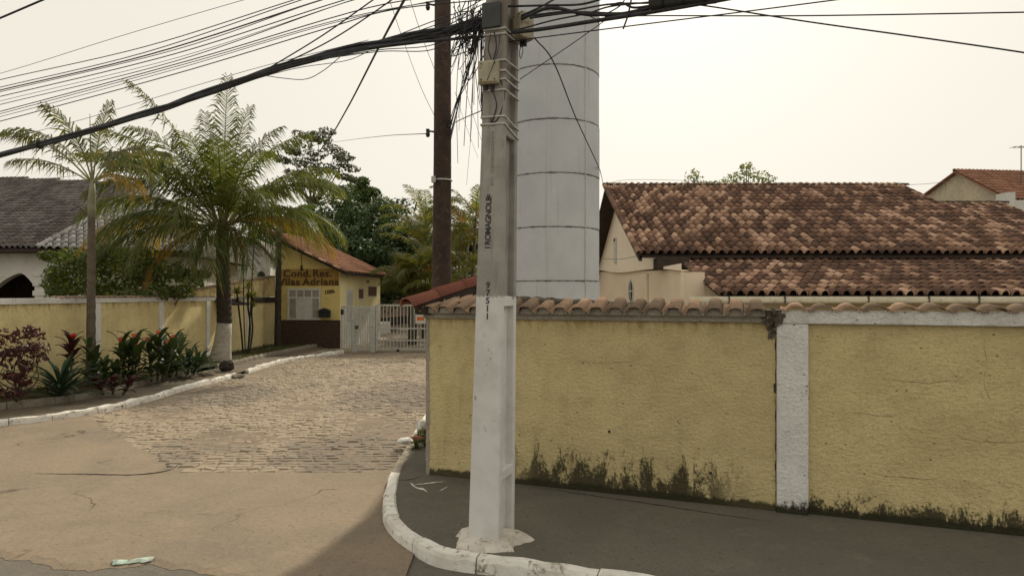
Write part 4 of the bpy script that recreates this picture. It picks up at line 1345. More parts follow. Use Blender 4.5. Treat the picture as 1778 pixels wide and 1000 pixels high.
# local x to the right along the front (negative = left), y back
FW, FD = 3.05, 6.2
zl, zr = 5.05, 3.62
g = MB(); g.prism([(-FW,0,0),(0,0,0),(0,0,zr),(-FW,0,zl)], (0,.15,0)); g.build('front_wall', M['gate_yellow'], gh)
g = MB(); g.box(-.15, .002, .002, FD, 0, zr); g.build('side_wall', M['gate_sunlit'], gh)
g = MB(); g.box(-FW, -FW+.15, .15, FD, 0, zl); g.build('rear_wall', M['gate_yellow'], gh)
g = MB(); g.box(-FW-.02, .025, -.05, 0.01, 0, 1.33); pl = g.build('plinth', M['stone_dark'], gh, bevel=.01)
sl_ = (zl-zr)/FW
def rz(x): return zr + .10 - x*sl_
x0, x1 = -FW-.5, .48
g = MB(); g.hexa([(x0,-.45,rz(x0)-.10),(x1,-.45,rz(x1)-.10),(x1,FD+.5,rz(x1)-.10),(x0,FD+.5,rz(x0)-.10)], [(x0,-.45,rz(x0)),(x1,-.45,rz(x1)),(x1,FD+.5,rz(x1)),(x0,FD+.5,rz(x0))]); gr = g.build('roof', M['under'], gh)
tile_roof(gr, Vector((x1, -.45, rz(x1)+.005)), (0,1,0), Vector((-1,0,sl_)), int((FD+.95)/.215), int((x1-x0)*1.1/.365)+1, M['tile_new'], singles=300, seed=51)
o = None
for k in range(12):
    o = link('verge_tile', sme, gr)
    vdir = Vector((-1,0,sl_)).normalized(); zax = vdir.cross(Vector((0,1,0))).normalized(); zax = zax if zax.z > 0 else -zax
    o.matrix_local = Matrix.Translation(Vector((x1,-.42,rz(x1))) + vdir*(k*.37) + zax*.03) @ Matrix((vdir, zax.cross(vdir), zax)).transposed().to_4x4()
g = MB(); g.box(-.10, .012, .10, FD-.02, .05, 1.78); g.build('white_dado', M['offwhite'], gh)
# window of white shutters
def gx(u):   # column u -> local x on the front face
    k = (u-889)/F; p = Vector((-8.0,31.0)); dd = Vector((cos(GA), sin(GA)))
    return (k*p.y - p.x)/(dd.x - k*dd.y)
def gz(v, x): D = 31.0 + x*sin(GA); return CAM_H + (HV-v)*D/F
wx0, wx1 = gx(502), gx(555); wz0, wz1 = gz(553, gx(528)), gz(503, gx(528))
win = MB(); win.box(wx0, wx1, -.03, .03, wz0, wz1); wn_ = win.build('window', M['grille'], gh)
fr = .05
g = MB(); g.box(wx0-.06,wx0+.02,-.06,-.028,wz0-.06,wz1+.06); g.box(wx1-.02,wx1+.06,-.06,-.028,wz0-.06,wz1+.06); g.box(wx0+.02,wx1-.02,-.062,-.028,wz1-.02,wz1+.06); g.box(wx0-.10,wx1+.10,-.09,-.027,wz0-.06,wz0); g.build('frame', M['white_paint'], wn_)
wm = (wx0+wx1)/2; zt = wz1 - (wz1-wz0)*.28
g = MB(); g.box(wx0+.02, wx1-.02, -.058, -.030, zt-.03, zt+.03)
for f in (.25, .5, .75):
    x = wx0 + (wx1-wx0)*f; g.box(x-.025, x+.025, -.056, -.031, wz0, wz1)
g.build('mullion', M['white_paint'], wn_)
for f in range(4):
    a, b2 = wx0+(wx1-wx0)*(f*.25)+.04, wx0+(wx1-wx0)*((f+1)*.25)-.04
    for zz in range(2):
        g = MB(); g.box(a, b2, -.034, -.0295, (wz0+.02) if zz == 0 else zt+.05, (zt-.05) if zz == 0 else wz1-.04)
        g.build('pane', M['grille'] if f in (1,2) and zz == 0 else M['beam'], wn_)
# mailbox, plaque panel, lettering, number, lamp
mb = thing('mailbox', 'black wall letter box with a peaked lid beside the shuttered window', 'letter box', (0,0,0))
mb.location = gh.matrix_world @ Vector((0,0,0)) if False else (0,0,0)
mb.location = (-8.0, 31.0, 0); mb.rotation_euler = (0,0,GA)
bx0, bx1 = gx(556.5), gx(575); bz = gz(551, gx(566)); bt = gz(541, gx(566))
g = MB(); g.box(bx0, bx1, -.26, -.045, bz, bt); g.build('case', M['black'], mb, bevel=.01)
g = MB(); g.prism([(bx0-.04,-.30,bt+.001),(bx1+.04,-.30,bt+.001),(bx1-.06,-.30,bt+.10),((bx0+bx1)/2,-.30,bt+.17),(bx0+.06,-.30,bt+.10)], (0,.26,0)); g.build('lid', M['black'], mb)
def fm(x, z, y=-.024): return Matrix.Translation((x, y, z)) @ Matrix.Rotation(R(90), 4, 'X')
g = MB(); g.box(gx(483), gx(588), -.008, .004, gz(496, gx(530)), gz(467, gx(530))); g.build('sign_panel', M['sign_panel'], gh)
for word, u, v in (('Cond.', 492, 480.5), ('Res.', 543, 480.5), ('Vilas', 484, 495), ('Adriana', 526, 495)):
    text_mesh(word, .46, M['letters'], 'lettering', gh, fm(gx(u), gz(v, gx(520))) @ Matrix.Diagonal((1.10,1,1,1)), .012, bold=.011, spacing=1.10)
text_mesh('1086', .25, M['letters'], 'house_number', gh, fm(gx(564), gz(511, gx(570))) @ Matrix.Rotation(R(9), 4, 'Z'), .01, bold=.003)
g = MB(); x = gx(524); g.tube([(x,-.03,gz(462,x)), (x+.02,-.05,gz(470,x))], .05, 8); g.build('wall_lamp', M['black'], gh)
g = MB(); g.tube([(x,-.02,gz(462,x)), (x-.02,-.02,gz(448,x)), (x+.03,-.02,gz(436,x))], .012, 5); g.build('wire', M['black'], gh)
# side face: door, small window, plaque
def gy(u):
    k = (u-889)/F; p = Vector((-8.0,31.0)); dd = Vector((-sin(GA), cos(GA)))
    return (k*p.y - p.x)/(dd.x - k*dd.y)
def gz2(v, y): D = 31.0 + y*cos(GA); return CAM_H + (HV-v)*D/F
y0, y1 = gy(601), gy(612)
g = MB(); g.box(-.02, .022, y0, y1, .12, gz2(503, (y0+y1)/2)); dr_ = g.build('door', M['white_paint'], gh)
g = MB(); g.box(.020,.032,y0+.06,y1-.06,1.2,gz2(508,(y0+y1)/2)); g.build('door_panel', M['steel'], dr_)
for (u0,u1,v0,v1) in ((622.5,630,502,518),(639,653,498,514)):
    y0, y1 = gy(u0), gy(u1); ym = (y0+y1)/2
    g = MB(); g.box(-.02,.02,y0-.05,y1+.05,gz2(v1,ym)-.05,gz2(v0,ym)+.05); wq = g.build('notice_frame', M['white_paint'], gh)
    g = MB(); g.box(-.018,.03,y0,y1,gz2(v1,ym),gz2(v0,ym)); g.build('notice_board', M['plaque'], wq)
for u in (597, 604): 
    y = gy(u); 
    g = MB(); g.tube([(.02,y,zr-.05),(.25,y-.05,zr-.22)], .035, 6); g.build('rafter_end', M['letters'], gh)
g = MB(); y = gy(637); g.box(0,.14,y-.08,y+.06,3.12,3.26); g.build('floodlight', M['beam'], gh, bevel=.02)

# ------------------------------------------------------------------ gates
GY = 29.0
def gX(u, D=GY): return (u-889)/F*D
def gZ(v, D=GY): return CAM_H + (HV-v)*D/F
pg = thing('pedestrian_gate', 'pale steel pedestrian gate with vertical bars beside the gatehouse', 'gate', (0,0,0))
for u, wd in ((593.5,.06),(614,.13),(618,.06)):
    x = gX(u); g = MB(); g.box(x-wd/2, x+wd/2, GY-.05, GY+.05, .0, gZ(532)); g.build('post', M['steel'], pg, bevel=.008)
g = MB(); g.box(gX(594.8), gX(612), GY-.03, GY+.03, gZ(535), gZ(531.5)); g.box(gX(620),gX(644),GY-.03,GY+.03,gZ(535),gZ(531.5)); g.build('top_rail', M['steel'], pg)
g = MB(); g.box(gX(620),gX(644),GY-.03,GY+.03,.10,.17); g.build('bottom_rail', M['steel'], pg)
for u in list(range(598, 612, 4)) + list(range(622, 644, 4)):
    x = gX(u); g = MB(); g.box(x-.016,x+.016,GY-.016,GY+.016,.16,gZ(534)); g.build('bar', M['steel'], pg)
g = MB(); g.box(gX(617),gX(623),GY-.10,GY-.032,gZ(571),gZ(565)); g.build('lock_case', M['steel_dark'], pg)
g = MB(); x = gX(595); g.box(x-.06,x+.06,GY-.12,GY-.052,gZ(546),gZ(537)); g.build('intercom', M['black'], pg)
vg = thing('sliding_gate', 'wide pale steel sliding gate with vertical bars closing the cobbled drive', 'gate', (0,0,0))
for u, wd in ((647.5,.22),(654.5,.08)):
    x = gX(u); g = MB(); g.box(x-wd/2, x+wd/2, GY-.06, GY+.06, 0 if wd > .1 else .06, gZ(531) if wd > .1 else gZ(529)); g.build('post', M['steel'], vg, bevel=.01)
XG1 = -.75
for v0, v1, nm in ((531.5,528.5,'top_rail'),(571.5,569,'middle_rail'),(592,589.5,'lower_rail'),(607,604.5,'bottom_rail')):
    g = MB(); g.box(gX(656), XG1, GY-.025, GY+.025, gZ(v0), gZ(v1)); g.build(nm, M['steel'], vg)
x = gX(660)
while x < XG1:
    g = MB(); g.box(x-.015,x+.015,GY-.015,GY+.015,gZ(606),gZ(530)); g.build('bar', M['steel'], vg); x += .148
for xx in (gX(691), -1.6):
    g = MB(); g.tube([(xx,GY-.03,.075),(xx,GY+.03,.075)], .07, 14); g.build('wheel', M['black'], vg)
g = MB(); g.box(gX(650), XG1, GY-.03, GY+.03, .02, .045); struct(g.build('gate_track', M['steel_dark']))
sg = tag(MB().box(gX(721.5),gX(739),GY-.045,GY-.027,gZ(562),gZ(545)).build('notice_sign', M['white_paint']), 'small white notice with orange panel hanging on the sliding gate', 'sign')
g = MB(); g.box(gX(724),gX(736.5),GY-.049,GY-.044,gZ(556.5),gZ(550)); g.build('orange_panel', M['orange'], sg)

# pinkish house beyond the gate
pk = thing('low_house', 'low pinkish house with orange tile roof beyond the drive gate', 'house', (0,0,0))
a = P(657,470,44); b2 = P(760,496,60)
zt_ = a.z
a0 = Vector((a.x-.6,44,0)); b0 = Vector((-5.4,66,0))
g = MB(); g.quad(a0, b0, b0+Vector((0,0,3.95)), a0+Vector((0,0,3.95))); g.quad(a0+Vector((-6,0,0)), a0, a0+Vector((0,0,3.95)), a0+Vector((-6,0,3.95))); g.build('wall', M['pink'], pk)
dd = (b0-a0).normalized(); nn = Vector((-dd.y, dd.x, 0))
e0 = a0 - nn*.5 - dd*.5 + Vector((0,0,3.85)); e1_ = b0 - nn*.5 + Vector((0,0,3.85))
g = MB(); q = nn*4 + Vector((0,0,1.2)); g.hexa([e0-Vector((0,0,.1)), e1_-Vector((0,0,.1)), e1_+q-Vector((0,0,.1)), e0+q-Vector((0,0,.1))],[e0,e1_,e1_+q,e0+q]); pr = g.build('roof', M['under'], pk)
tile_roof(pr, e0+Vector((0,0,.01)), (e1_-e0).normalized(), q.normalized(), int((e1_-e0).length/.215), 12, M['tile_new'], singles=0, seed=61)
g = MB(); p0 = a0 + dd*2 - nn*.02; p1 = a0 + dd*14 - nn*.02
g.quad(p0+Vector((0,0,.3)), p1+Vector((0,0,.3)), p1+Vector((0,0,.9)), p0+Vector((0,0,.9))); g.build('dark_base', M['under'], pk)
g = MB(); g.box(-8.6,-8.05,40,44,0,.75); tag(g.build('low_parapet', M['offwhite'], bevel=.03), 'low white block wall just inside the drive gate', 'wall')

# ------------------------------------------------------------------ vegetation
def frond(g, rg, org, az, el, L, droop=1.1, nl=46, ll=.75, lw_=.045, rnd=None, curl=.9, start=.16, twist=0.0):
    """one pinnate leaf into g (leaflets) and rg (rachis). az 0 = right, 90 = away; el above level"""
    rnd = rnd or random
    hd = Vector((cos(az), sin(az), 0)); side = Vector((-sin(az), cos(az), 0))
    pts = []; p = Vector(org); m = 16
    for i in range(m+1):
        s = i/m
        a = el - droop*s**1.6
        pts.append(p.copy())
        p = p + (hd*cos(a) + Vector((0,0,1))*sin(a)) * (L/m)
    rg.tube(pts, [.032*(1-s_/m*.85)*(L/4)**.5 for s_ in range(m+1)], 5)
    def at(s):
        f = s*m; i = min(int(f), m-1); return pts[i].lerp(pts[i+1], f-i), (pts[i+1]-pts[i]).normalized()
    for i in range(nl):
        s = start + (1-start)*(i+.5)/nl
        c, t = at(s)
        prof = (min(1, (s-start+.06)/.28))**.7 * (1 - max(0, (s-.62)/.38)**1.5*.62)
        for sd in (-1, 1):
            l = ll*prof*rnd.uniform(.85, 1.1)
            nv = t.cross(side*sd); nv = nv if nv.z > 0 else -nv
            dirn = (side*sd*(.86-.36*s) + t*(.56+.48*s) + nv*rnd.uniform(.02,.30) + Vector((rnd.uniform(-.1,.1),)*3)).normalized()
            q1 = c + dirn*l*.5 + Vector((0,0,-curl*l*.12*rnd.uniform(.7,1.3)))
            q2 = c + dirn*l*.86 + Vector((0,0,-curl*l*.52*rnd.uniform(.6,1.4)))
            wv = t*(lw_*.5*rnd.uniform(.8,1.2))
            o = len(g.v)
            g.v += [c-wv*.6, c+wv*.6, q1+wv, q1-wv, q2]
            g.f += [(o,o+1,o+2,o+3), (o+3,o+2,o+4)]

def palm_frond(parent, mat, rmat, org, az, el, L, **kw):
    g = MB(); rg = MB(); frond(g, rg, org, R(az), R(el), L, **kw)
    f = g.build('frond', mat, parent)
    rg.build('rachis', rmat, f, smooth=True)

# coconut palm
cb = Vector((-10.15, 23.3, .17))
cp = thing('coconut_palm', 'coconut palm with whitewashed trunk foot and yellowing lower fronds by the drive', 'palm tree', cb)
def prings(z0, z1, r0, r1, x0=0, x1=0, step=.11, n=14, rr=.06):
    pts, rad = [], []
    k = int((z1-z0)/step)
    for i in range(k+1):
        t = i/k
        pts.append((x0+(x1-x0)*t + .006*(i%2), 0, z0+(z1-z0)*t)); rad.append((r0+(r1-r0)*t)*(1+rr*(i%2)))
    return pts, rad
pts = [(-.10,0,-.15),(-.03,0,.15),(.02,0,.5),(.06,0,.9),(.10,0,1.35)]
g = MB(); g.tube(pts, [.44,.36,.30,.265,.245], 16); g.build('whitewashed_foot', M['trunk_white'], cp, smooth=True)
a, b2 = prings(1.352, 4.9, .245, .20, .10, .02); g = MB(); g.tube(a, b2, 16); g.build('trunk', M['trunk'], cp)
top = Vector((.02, 0, 4.7))
rr = random.Random(12)
spec = [ # az, el, length, droop, dry
 (100,85,6.2,.12,0),(185,67,6.4,.40,0),(75,78,5.6,.3,0),(130,76,5.6,.35,0),(60,74,5.3,.6,0),(200,52,5.6,.8,0),(172,38,5.4,.95,0),(10,58,5.0,.9,0),(-10,42,5.0,1.0,0),(340,30,4.6,1.15,0),
 (250,64,5.2,.9,0),(290,60,5.0,1.0,0),(225,44,4.8,1.2,0),(310,40,4.6,1.3,0),(265,35,4.4,1.6,0),(150,56,5.6,.8,0),(120,60,5.4,.8,0),(40,48,5.4,.95,0),(80,50,5.2,1.0,0),
 (188,20,5.2,1.0,1),(205,6,4.6,1.0,0),(350,18,4.6,1.05,1),(240,10,4.2,1.4,0),(285,8,3.9,1.6,0),(200,32,5.0,1.1,0),(335,8,3.6,1.3,0),(165,5,4.6,.9,1),(270,62,4.6,.8,0),(130,30,5,1.1,0),(60,24,5,1.1,0),(218,24,4.4,1.2,0),
 (212,-18,3.4,.9,1),(320,-8,3.0,1.2,0),(262,-14,3.0,1.3,0),
 (195,60,5.6,.7,0),(215,58,5.0,1.0,0),(20,70,5.0,.8,0),(320,64,4.6,1.0,0),(240,50,4.6,1.2,0),(300,46,4.4,1.3,0),(180,10,4.8,.95,0),(0,28,4.8,1.1,0),(355,45,5.0,1.1,0),(100,40,5,1.0,0)]
for az, el, L, dr, dry in spec:
    palm_frond(cp, M['palm_dry'] if dry else M['palm'], M['rachis_dry'] if dry else M['rachis'], top + Vector((cos(R(az))*.12, sin(R(az))*.12, rr.uniform(-.15,.2))), az+rr.uniform(-5,5), el+rr.uniform(-4,4), L*.90, droop=dr*1.22+.08, nl=76, ll=1.32, lw_=.046, rnd=rr, curl=1.15)
for k in range(7):
    a = k*.9; g = MB(); g.tube([(cos(a)*.24,sin(a)*.24,4.32+.06*(k%3)),(cos(a)*.30,sin(a)*.30,4.26+.06*(k%3)),(cos(a)*.32,sin(a)*.32,4.12+.06*(k%3)),(cos(a)*.30,sin(a)*.30,4.02+.06*(k%3))], [.05,.12,.12,.04], 9)
    g.build('coconut', M['palm_dry'] if k % 3 else M['rachis'], cp, smooth=True)
for (az, L) in ((200,1.3),(175,1.0),(330,1.4),(355,1.1)):      # dead spathes and stubs
    g = MB(); a = R(az); g.tube([(cos(a)*.18,sin(a)*.18,4.75),(cos(a)*.5,sin(a)*.5,4.55),(cos(a)*.75,sin(a)*.75,4.55-L*.5),(cos(a)*.82,sin(a)*.82,4.55-L)], [.05,.05,.09,.02], 6); g.build('dry_stub', M['trunk'] if az < 250 else M['rachis_dry'], cp, smooth=True)

# slender palm
sb = Vector((-11.12, 17.6, .18))
sp = thing('slender_palm', 'slender palm with thin dark trunk and few arching fronds in front of the left wall', 'palm tree', sb)
a, b2 = prings(-.1, 4.35, .115, .085, 0, .02, .16, 12, .05); g = MB(); g.tube(a, b2, 12); g.build('trunk', M['trunk_slim'], sp)
g = MB(); g.tube([(.02,0,4.33),(.03,0,4.6),(.04,0,5.0),(.05,0,5.35)], [.085,.098,.085,.05], 12); g.build('crownshaft', M['crownshaft'], sp, smooth=True)
rr = random.Random(5)
for az, el, L, dr, dry in [(176,47,3.1,.95,0),(186,60,2.6,1.25,0),(168,30,2.7,.7,0),(80,82,2.4,.3,0),(250,74,2.2,.9,0),(15,52,2.1,1.2,0),(-12,34,2.1,1.5,0),(335,20,1.9,1.5,1),(70,62,2.0,1.0,0)]:
    palm_frond(sp, M['palm_dry'] if dry else M['palm_slim'], M['rachis'], Vector((.05,0,5.25)), az, el, L, droop=dr, nl=46, ll=.82, lw_=.042, rnd=rr, curl=1.25, start=.24)
g = MB(); g.tube([(.05,0,5.3),(.0,0,6.0),(-.02,0,7.1)], [.03,.022,.006], 6); g.build('spear_leaf', M['crownshaft'], sp)
g = MB(); g.tube([(.02,0,4.35),(-.25,-.05,4.62),(-.42,-.05,4.72)], [.035,.03,.015], 6); g.build('old_leaf_base', M['trunk_slim'], sp)

# palms beyond the gate
def areca(base, hts, label, seed, spread=.5, frs=9, L=2.6, grp='feathery palms beyond the drive gate', dryp=.3):
    t = thing('areca_palm', label, 'palm tree', base, group=None)
    r = random.Random(seed)
    for k, h in enumerate(hts):
        a = r.uniform(0, 2*pi); q = Vector((cos(a)*spread*r.random(), sin(a)*spread*r.random(), 0)); tp = q*1.6 + Vector((0,0,h))
        g = MB(); g.tube([q+Vector((0,0,-.1)), q.lerp(tp,.5), tp], [.11,.09,.07], 9); g.build('stem', M['crownshaft'] if k % 2 else M['trunk_slim'], t, smooth=True)
        for f in range(frs):
            az = f*360/frs + r.uniform(-20,20); el = r.choice([70,55,40,25,60])+r.uniform(-8,8)
            dry = r.random() < dryp
            palm_frond(t, M['areca_dry'] if dry else M['areca'], M['rachis_dry'] if dry else M['rachis'], tp, az, el, L*r.uniform(.8,1.1), droop=r.uniform(1.0,1.7), nl=48, ll=.95, lw_=.055, rnd=r, curl=.8)
    return t
areca((-5.5, 38.5, 0), (6.3, 5.3, 4.2), 'tall feathery palm with rusty fronds on the gatehouse side of the wooden pole', 1, .6, 8, 3.7, dryp=.04)
areca((-2.9, 37.0, 0), (6.6, 5.6, 4.6, 3.4), 'feathery palm with orange dying fronds between the two utility poles', 2, .6, 8, 3.2, dryp=.18)
areca((-5.2, 33.5, 0), (3.0, 2.2, 3.6), 'low green clump palm just inside the drive gate', 3, .7, 9, 2.1, dryp=.08)
areca((-3.4, 32.0, 0), (1.7, 2.4), 'short bright palm clump against the far side of the sliding gate', 8, .5, 9, 1.7, dryp=.05)
areca((-4.3, 41, 0), (3.2, 2.6, 4.0), 'leafy palm clump in front of the low pinkish house', 9, .9, 9, 2.4, dryp=.1)
areca((-3.6, 46, 0), (7.2, 6.0), 'pale stemmed feathery palm behind the wooden pole', 6, .9, 10, 3.0, dryp=.12)

def leafcloud(g, clumps, size, rnd, flat=0.0, shell=.5):
    "leaf-sized faces through each clump's volume"
    for (c, r, n) in clumps:
        c = Vector(c); r = Vector(r) if hasattr(r, '__len__') else Vector((r,r,r))
        for _ in range(n):
            while True:
                p = Vector((rnd.uniform(-1,1), rnd.uniform(-1,1), rnd.uniform(-1,1)))
                l = p.length
                if .05 < l < 1: break
            p = p / l * (l**shell)
            nv = (p + Vector((rnd.uniform(-.9,.9), rnd.uniform(-.9,.9), rnd.uniform(-.5,.9)+flat))).normalized()
            q = c + Vector((p.x*r.x, p.y*r.y, p.z*r.z))
            a = nv.orthogonal().normalized(); a.rotate(Matrix.Rotation(rnd.uniform(0, 2*pi), 3, nv)); b2 = nv.cross(a)
            s = size*rnd.uniform(.6, 1.3)
            o = len(g.v)
            g.v += [q - a*s*.5, q + b2*s*.22 - nv*s*.06, q + a*s*.5, q - b2*s*.22 - nv*s*.06]
            g.f.append((o, o+1, o+2, o+3))

def blobs(center, rad, n, r0, r1, rnd, leaves, low=-.6):
    out = []
    for _ in range(n):
        while True:
            p = Vector((rnd.uniform(-1,1), rnd.uniform(-1,1), rnd.uniform(low,1)))
            if p.length < 1: break
        r = rnd.uniform(r0, r1)
        out.append((Vector(center) + Vector((p.x*rad[0], p.y*rad[1], p.z*rad[2])), (r*1.15, r*1.15, r*.8), leaves))
    return out

def limbs(root, base_h, tips, r0, mat, rnd, name='limb', start=.5):
    for t in tips:
        t = Vector(t); b = Vector((0,0,base_h*rnd.uniform(start,.95)))
        m_ = b.lerp(t, .5) + Vector((rnd.uniform(-.3,.3), rnd.uniform(-.3,.3), -.1*(t-b).length))
        g = MB(); g.tube(smoothline([b, m_, t], 4), [r0*(1-i/9*.85) for i in range(9)], 6); g.build(name, mat, root, smooth=True)

def tree(name, label, base, h, trunk_r, clumps, size, mat, seed, ntips=7, flat=0.0, bh=None, cat='tree', shell=.5, limb=None, ls=.5):
    r = random.Random(seed)
    t = thing(name, label, cat, base)
    bh = bh or h*.5
    g = MB(); g.tube([(0,0,-.2),(.05,0,bh*.4),(-.03,.05,bh)], [trunk_r*1.3, trunk_r, trunk_r*.7], 10); g.build('trunk', M['bark'], t, smooth=True)
    pick = r.sample(clumps, min(ntips, len(clumps)))
    limbs(t, bh, [c[0] for c in pick], limb or trunk_r*.5, M['bark'], r, start=ls)
    g = MB(); leafcloud(g, clumps, size, r, flat, shell); g.build('crown', mat, t)
    return t
r = random.Random(77)
# dark dense trees behind the gatehouse
tree('dense_tree', 'tall dark dense tree rising behind the gatehouse roof', (-12.0, 50, 0), 11, .35,
     blobs((0,0,6.2), (3.6,3.2,4.0), 46, .7, 1.5, r, 170), .38, M['mango'], 1)
tree('dense_tree', 'lower dark tree between the gatehouse roof and the rusty palm', (-8.3, 52, 0), 8, .3,
     blobs((0,0,4.7), (2.8,2.6,3.4), 36, .6, 1.3, r, 160), .36, M['mango'], 2)
tree('conical_tree', 'bright green narrow-topped tree behind the dark trees by the gatehouse', (-13.6, 60, 0), 13.6, .3,
     blobs((0.6,0,9.0), (2.6,2.4,3.3), 34, .6, 1.2, r, 150) + blobs((.4,0,11.4), (1.0,1.0,1.5), 8, .4, .8, r, 130), .36, M['mango2'], 3)
tree('dense_tree', 'broad leafy tree filling the gap behind the coconut palm', (-20.0, 56, 0), 9, .3,
     blobs((0,0,5.6), (4.2,3,3.6), 34, .8, 1.4, r, 150), .40, M['mango2'], 4)
tree('dense_tree', 'shaded tree behind the feathery palms beyond the gate', (-4.0, 60, 0), 8, .3,
     blobs((0,0,4.4), (5.0,3,3.4), 44, .8, 1.4, r, 150), .40, M['mango'], 5)
for (bx, by, hz_, wr, lab) in ((-10.2, 46.5, 3.9, 3.0, 'dark rounded tree right behind the gatehouse roof edge'), (-15.5, 52, 5.2, 3.4, 'dark leafy tree behind the white gabled building'), (-6.2, 50, 5.2, 3.0, 'dark tree filling the space behind the tall feathery palm'), (-1.6, 52, 5.0, 3.2, 'dark tree behind the orange-fronded palm'), (-12.5, 64, 7.5, 4.2, 'tall dark tree deep behind the gatehouse')):
    tree('dense_tree', lab, (bx, by, 0), 8, .28, blobs((0,0,hz_), (wr,2.4,hz_*.72), 40, .8, 1.4, r, 150, -1), .40, M['mango'], int(abs(bx)*10))
# flat-topped tree far behind
uc = []
D = 78.0
for (u, v, ru, rv) in [(500,262,20,9),(520,250,26,11),(545,243,32,13),(575,258,30,10),(560,272,34,9),(590,272,28,9),(530,280,34,9),(600,288,24,7),(570,292,34,8),(540,300,30,8),(585,305,26,7),(510,300,26,8),(606,312,16,6),(555,315,24,7),(590,328,20,7),(625,330,24,10),(500,280,22,8),(560,232,24,7),(530,236,20,8)]:
    for k in range(2):
        c = P(u + r.uniform(-ru,ru)*.6, v + r.uniform(-rv,rv)*.7, D + r.uniform(-4,4))
        uc.append((c - Vector((-23.5, D, 0)), (ru*D/F*.62, 1.8, rv*D/F*.45), 95))
tree('spreading_tree', 'flat-topped grey-green tree far behind the coconut palm', (-23.5, D, 0), 16, .45, uc, .50, M['umbrella'], 6, 20, .5, bh=14.0, shell=.4, limb=.10, ls=.9)
# trees behind the long roof
tree('slight_tree', 'thin sprig-like treetop above the ridge of the long tiled roof', (11.0, 42, 0), 10, .12,
     [(P(1203,303,42)-Vector((11.0,42,0)), (.5,.5,.35), 40), (P(1196,312,42)-Vector((11.0,42,0)), (.5,.5,.3), 36), (P(1212,312,42)-Vector((11.0,42,0)), (.4,.5,.3), 36), (P(1206,324,42)-Vector((11.0,42,0)), (.6,.5,.4), 40)], .22, M['farleaf'], 8, 4, bh=8.0)
bl = []
for (u,v,ru,rv) in [(1300,296,22,9),(1285,305,24,9),(1318,305,22,9),(1270,312,20,7),(1335,312,14,6),(1300,312,36,7),(1296,288,10,5),(1250,318,26,4),(1230,320,22,4),(1305,330,40,10)]:
    c = P(u,v,46)-Vector((16.0,46,0)); bl.append((c,(ru*46/F*.9,.9,rv*46/F*.9),70))
tree('leafy_tree', 'rounded pale green treetop showing over the long tiled roof', (16.0, 46, 0), 11, .18, bl, .24, M['farleaf'], 9, 8, bh=8.5)
# distant line of trees on the far left and the bush behind the left wall
tree('distant_tree', 'distant treetop peeking over the grey roof', (-68, 82, 0), 14, .3, blobs((0,0,12.6), (9,2,2.0), 26, 1.0, 1.6, r, 110), .6, M['umbrella'], 10)
bc = []
for (u,v,ru,rv) in [(100,470,22,30),(130,455,28,24),(170,450,34,24),(215,452,36,24),(250,455,34,26),(290,470,30,22),(325,485,24,16),(120,490,40,20),(190,485,44,24),(260,490,44,20),(345,475,14,10),(90,445,16,10),(150,470,40,26),(235,470,44,26),(110,508,34,14),(180,510,40,14),(250,510,40,14),(310,505,30,12)]:
    Dd = 22.5
    for k in range(3):
        c = P(u+r.uniform(-ru,ru)*.5, v+r.uniform(-rv,rv)*.5, Dd+r.uniform(-1.0,1.2)); bc.append((c-Vector((-13.3,Dd,0)), (ru*Dd/F*.75,.55,rv*Dd/F*.7), 150))
bs = thing('garden_bush', 'wide green bush bulging over the top of the left wall', 'bush', (-13.3, 22.5, 0))
g = MB(); leafcloud(g, bc, .17, r, 0, .45); g.build('foliage', M['bush'], bs)
limbs(bs, 1.2, [c[0] for c in r.sample(bc, 10)], .05, M['bark'], r, 'stem', .1)

# broad drooping-leaf palm in front of the gatehouse
fb = Vector((-10.55, 30.0, .15))
fp = thing('drooping_palm', 'palm with dark straight trunk and drooping ferny crown against the gatehouse wall', 'palm tree', fb)
a, b2 = prings(-.1, 4.75, .15, .12, 0, .06, .2, 12, .05); g = MB(); g.tube(a, b2, 12); g.build('trunk', M['trunk'], fp)
g = MB(); g.tube([(.06,0,4.7),(.07,0,5.1),(.06,0,5.5)], [.12,.14,.07], 10); g.build('crownshaft', M['crownshaft'], fp, smooth=True)
rr = random.Random(9)
for k in range(17):
    az = k*360/17*2.0 + rr.uniform(-14,14); el = (58, 40, 24, 48, 12)[k % 5]
    palm_frond(fp, M['drape'], M['rachis'], Vector((.06,0,5.4)), az, el, rr.uniform(1.7,2.5), droop=rr.uniform(1.2,1.9), nl=32, ll=.62, lw_=.07, rnd=rr, curl=1.3)
# thin leaning stems beside the coconut palm
ds = thing('dragon_tree', 'thin multi-stemmed dracaena with tufted tops right of the coconut palm', 'shrub', (-10.45, 26.2, .17))
rr = random.Random(14)
def tuft(g, c, n, l, wd, rnd, up=.3, droop=.5):
    for k in range(n):
        a = rnd.uniform(0, 2*pi); e = rnd.uniform(-.2, 1.35)
        dv = Vector((cos(a)*cos(e), sin(a)*cos(e), sin(e)+up)).normalized(); sd = dv.cross(Vector((0,0,1)))
        sd = sd.normalized() if sd.length > 1e-3 else Vector((1,0,0))
        L = l*rnd.uniform(.7,1.15); m1 = c + dv*L*.5; t_ = c + dv*L + Vector((0,0,-droop*L*rnd.uniform(.3,.9)))
        o = len(g.v); w2 = sd*wd*.5
        g.v += [c - w2*.4, c + w2*.4, m1 + w2, m1 - w2, t_]
        g.f += [(o,o+1,o+2,o+3),(o+3,o+2,o+4)]
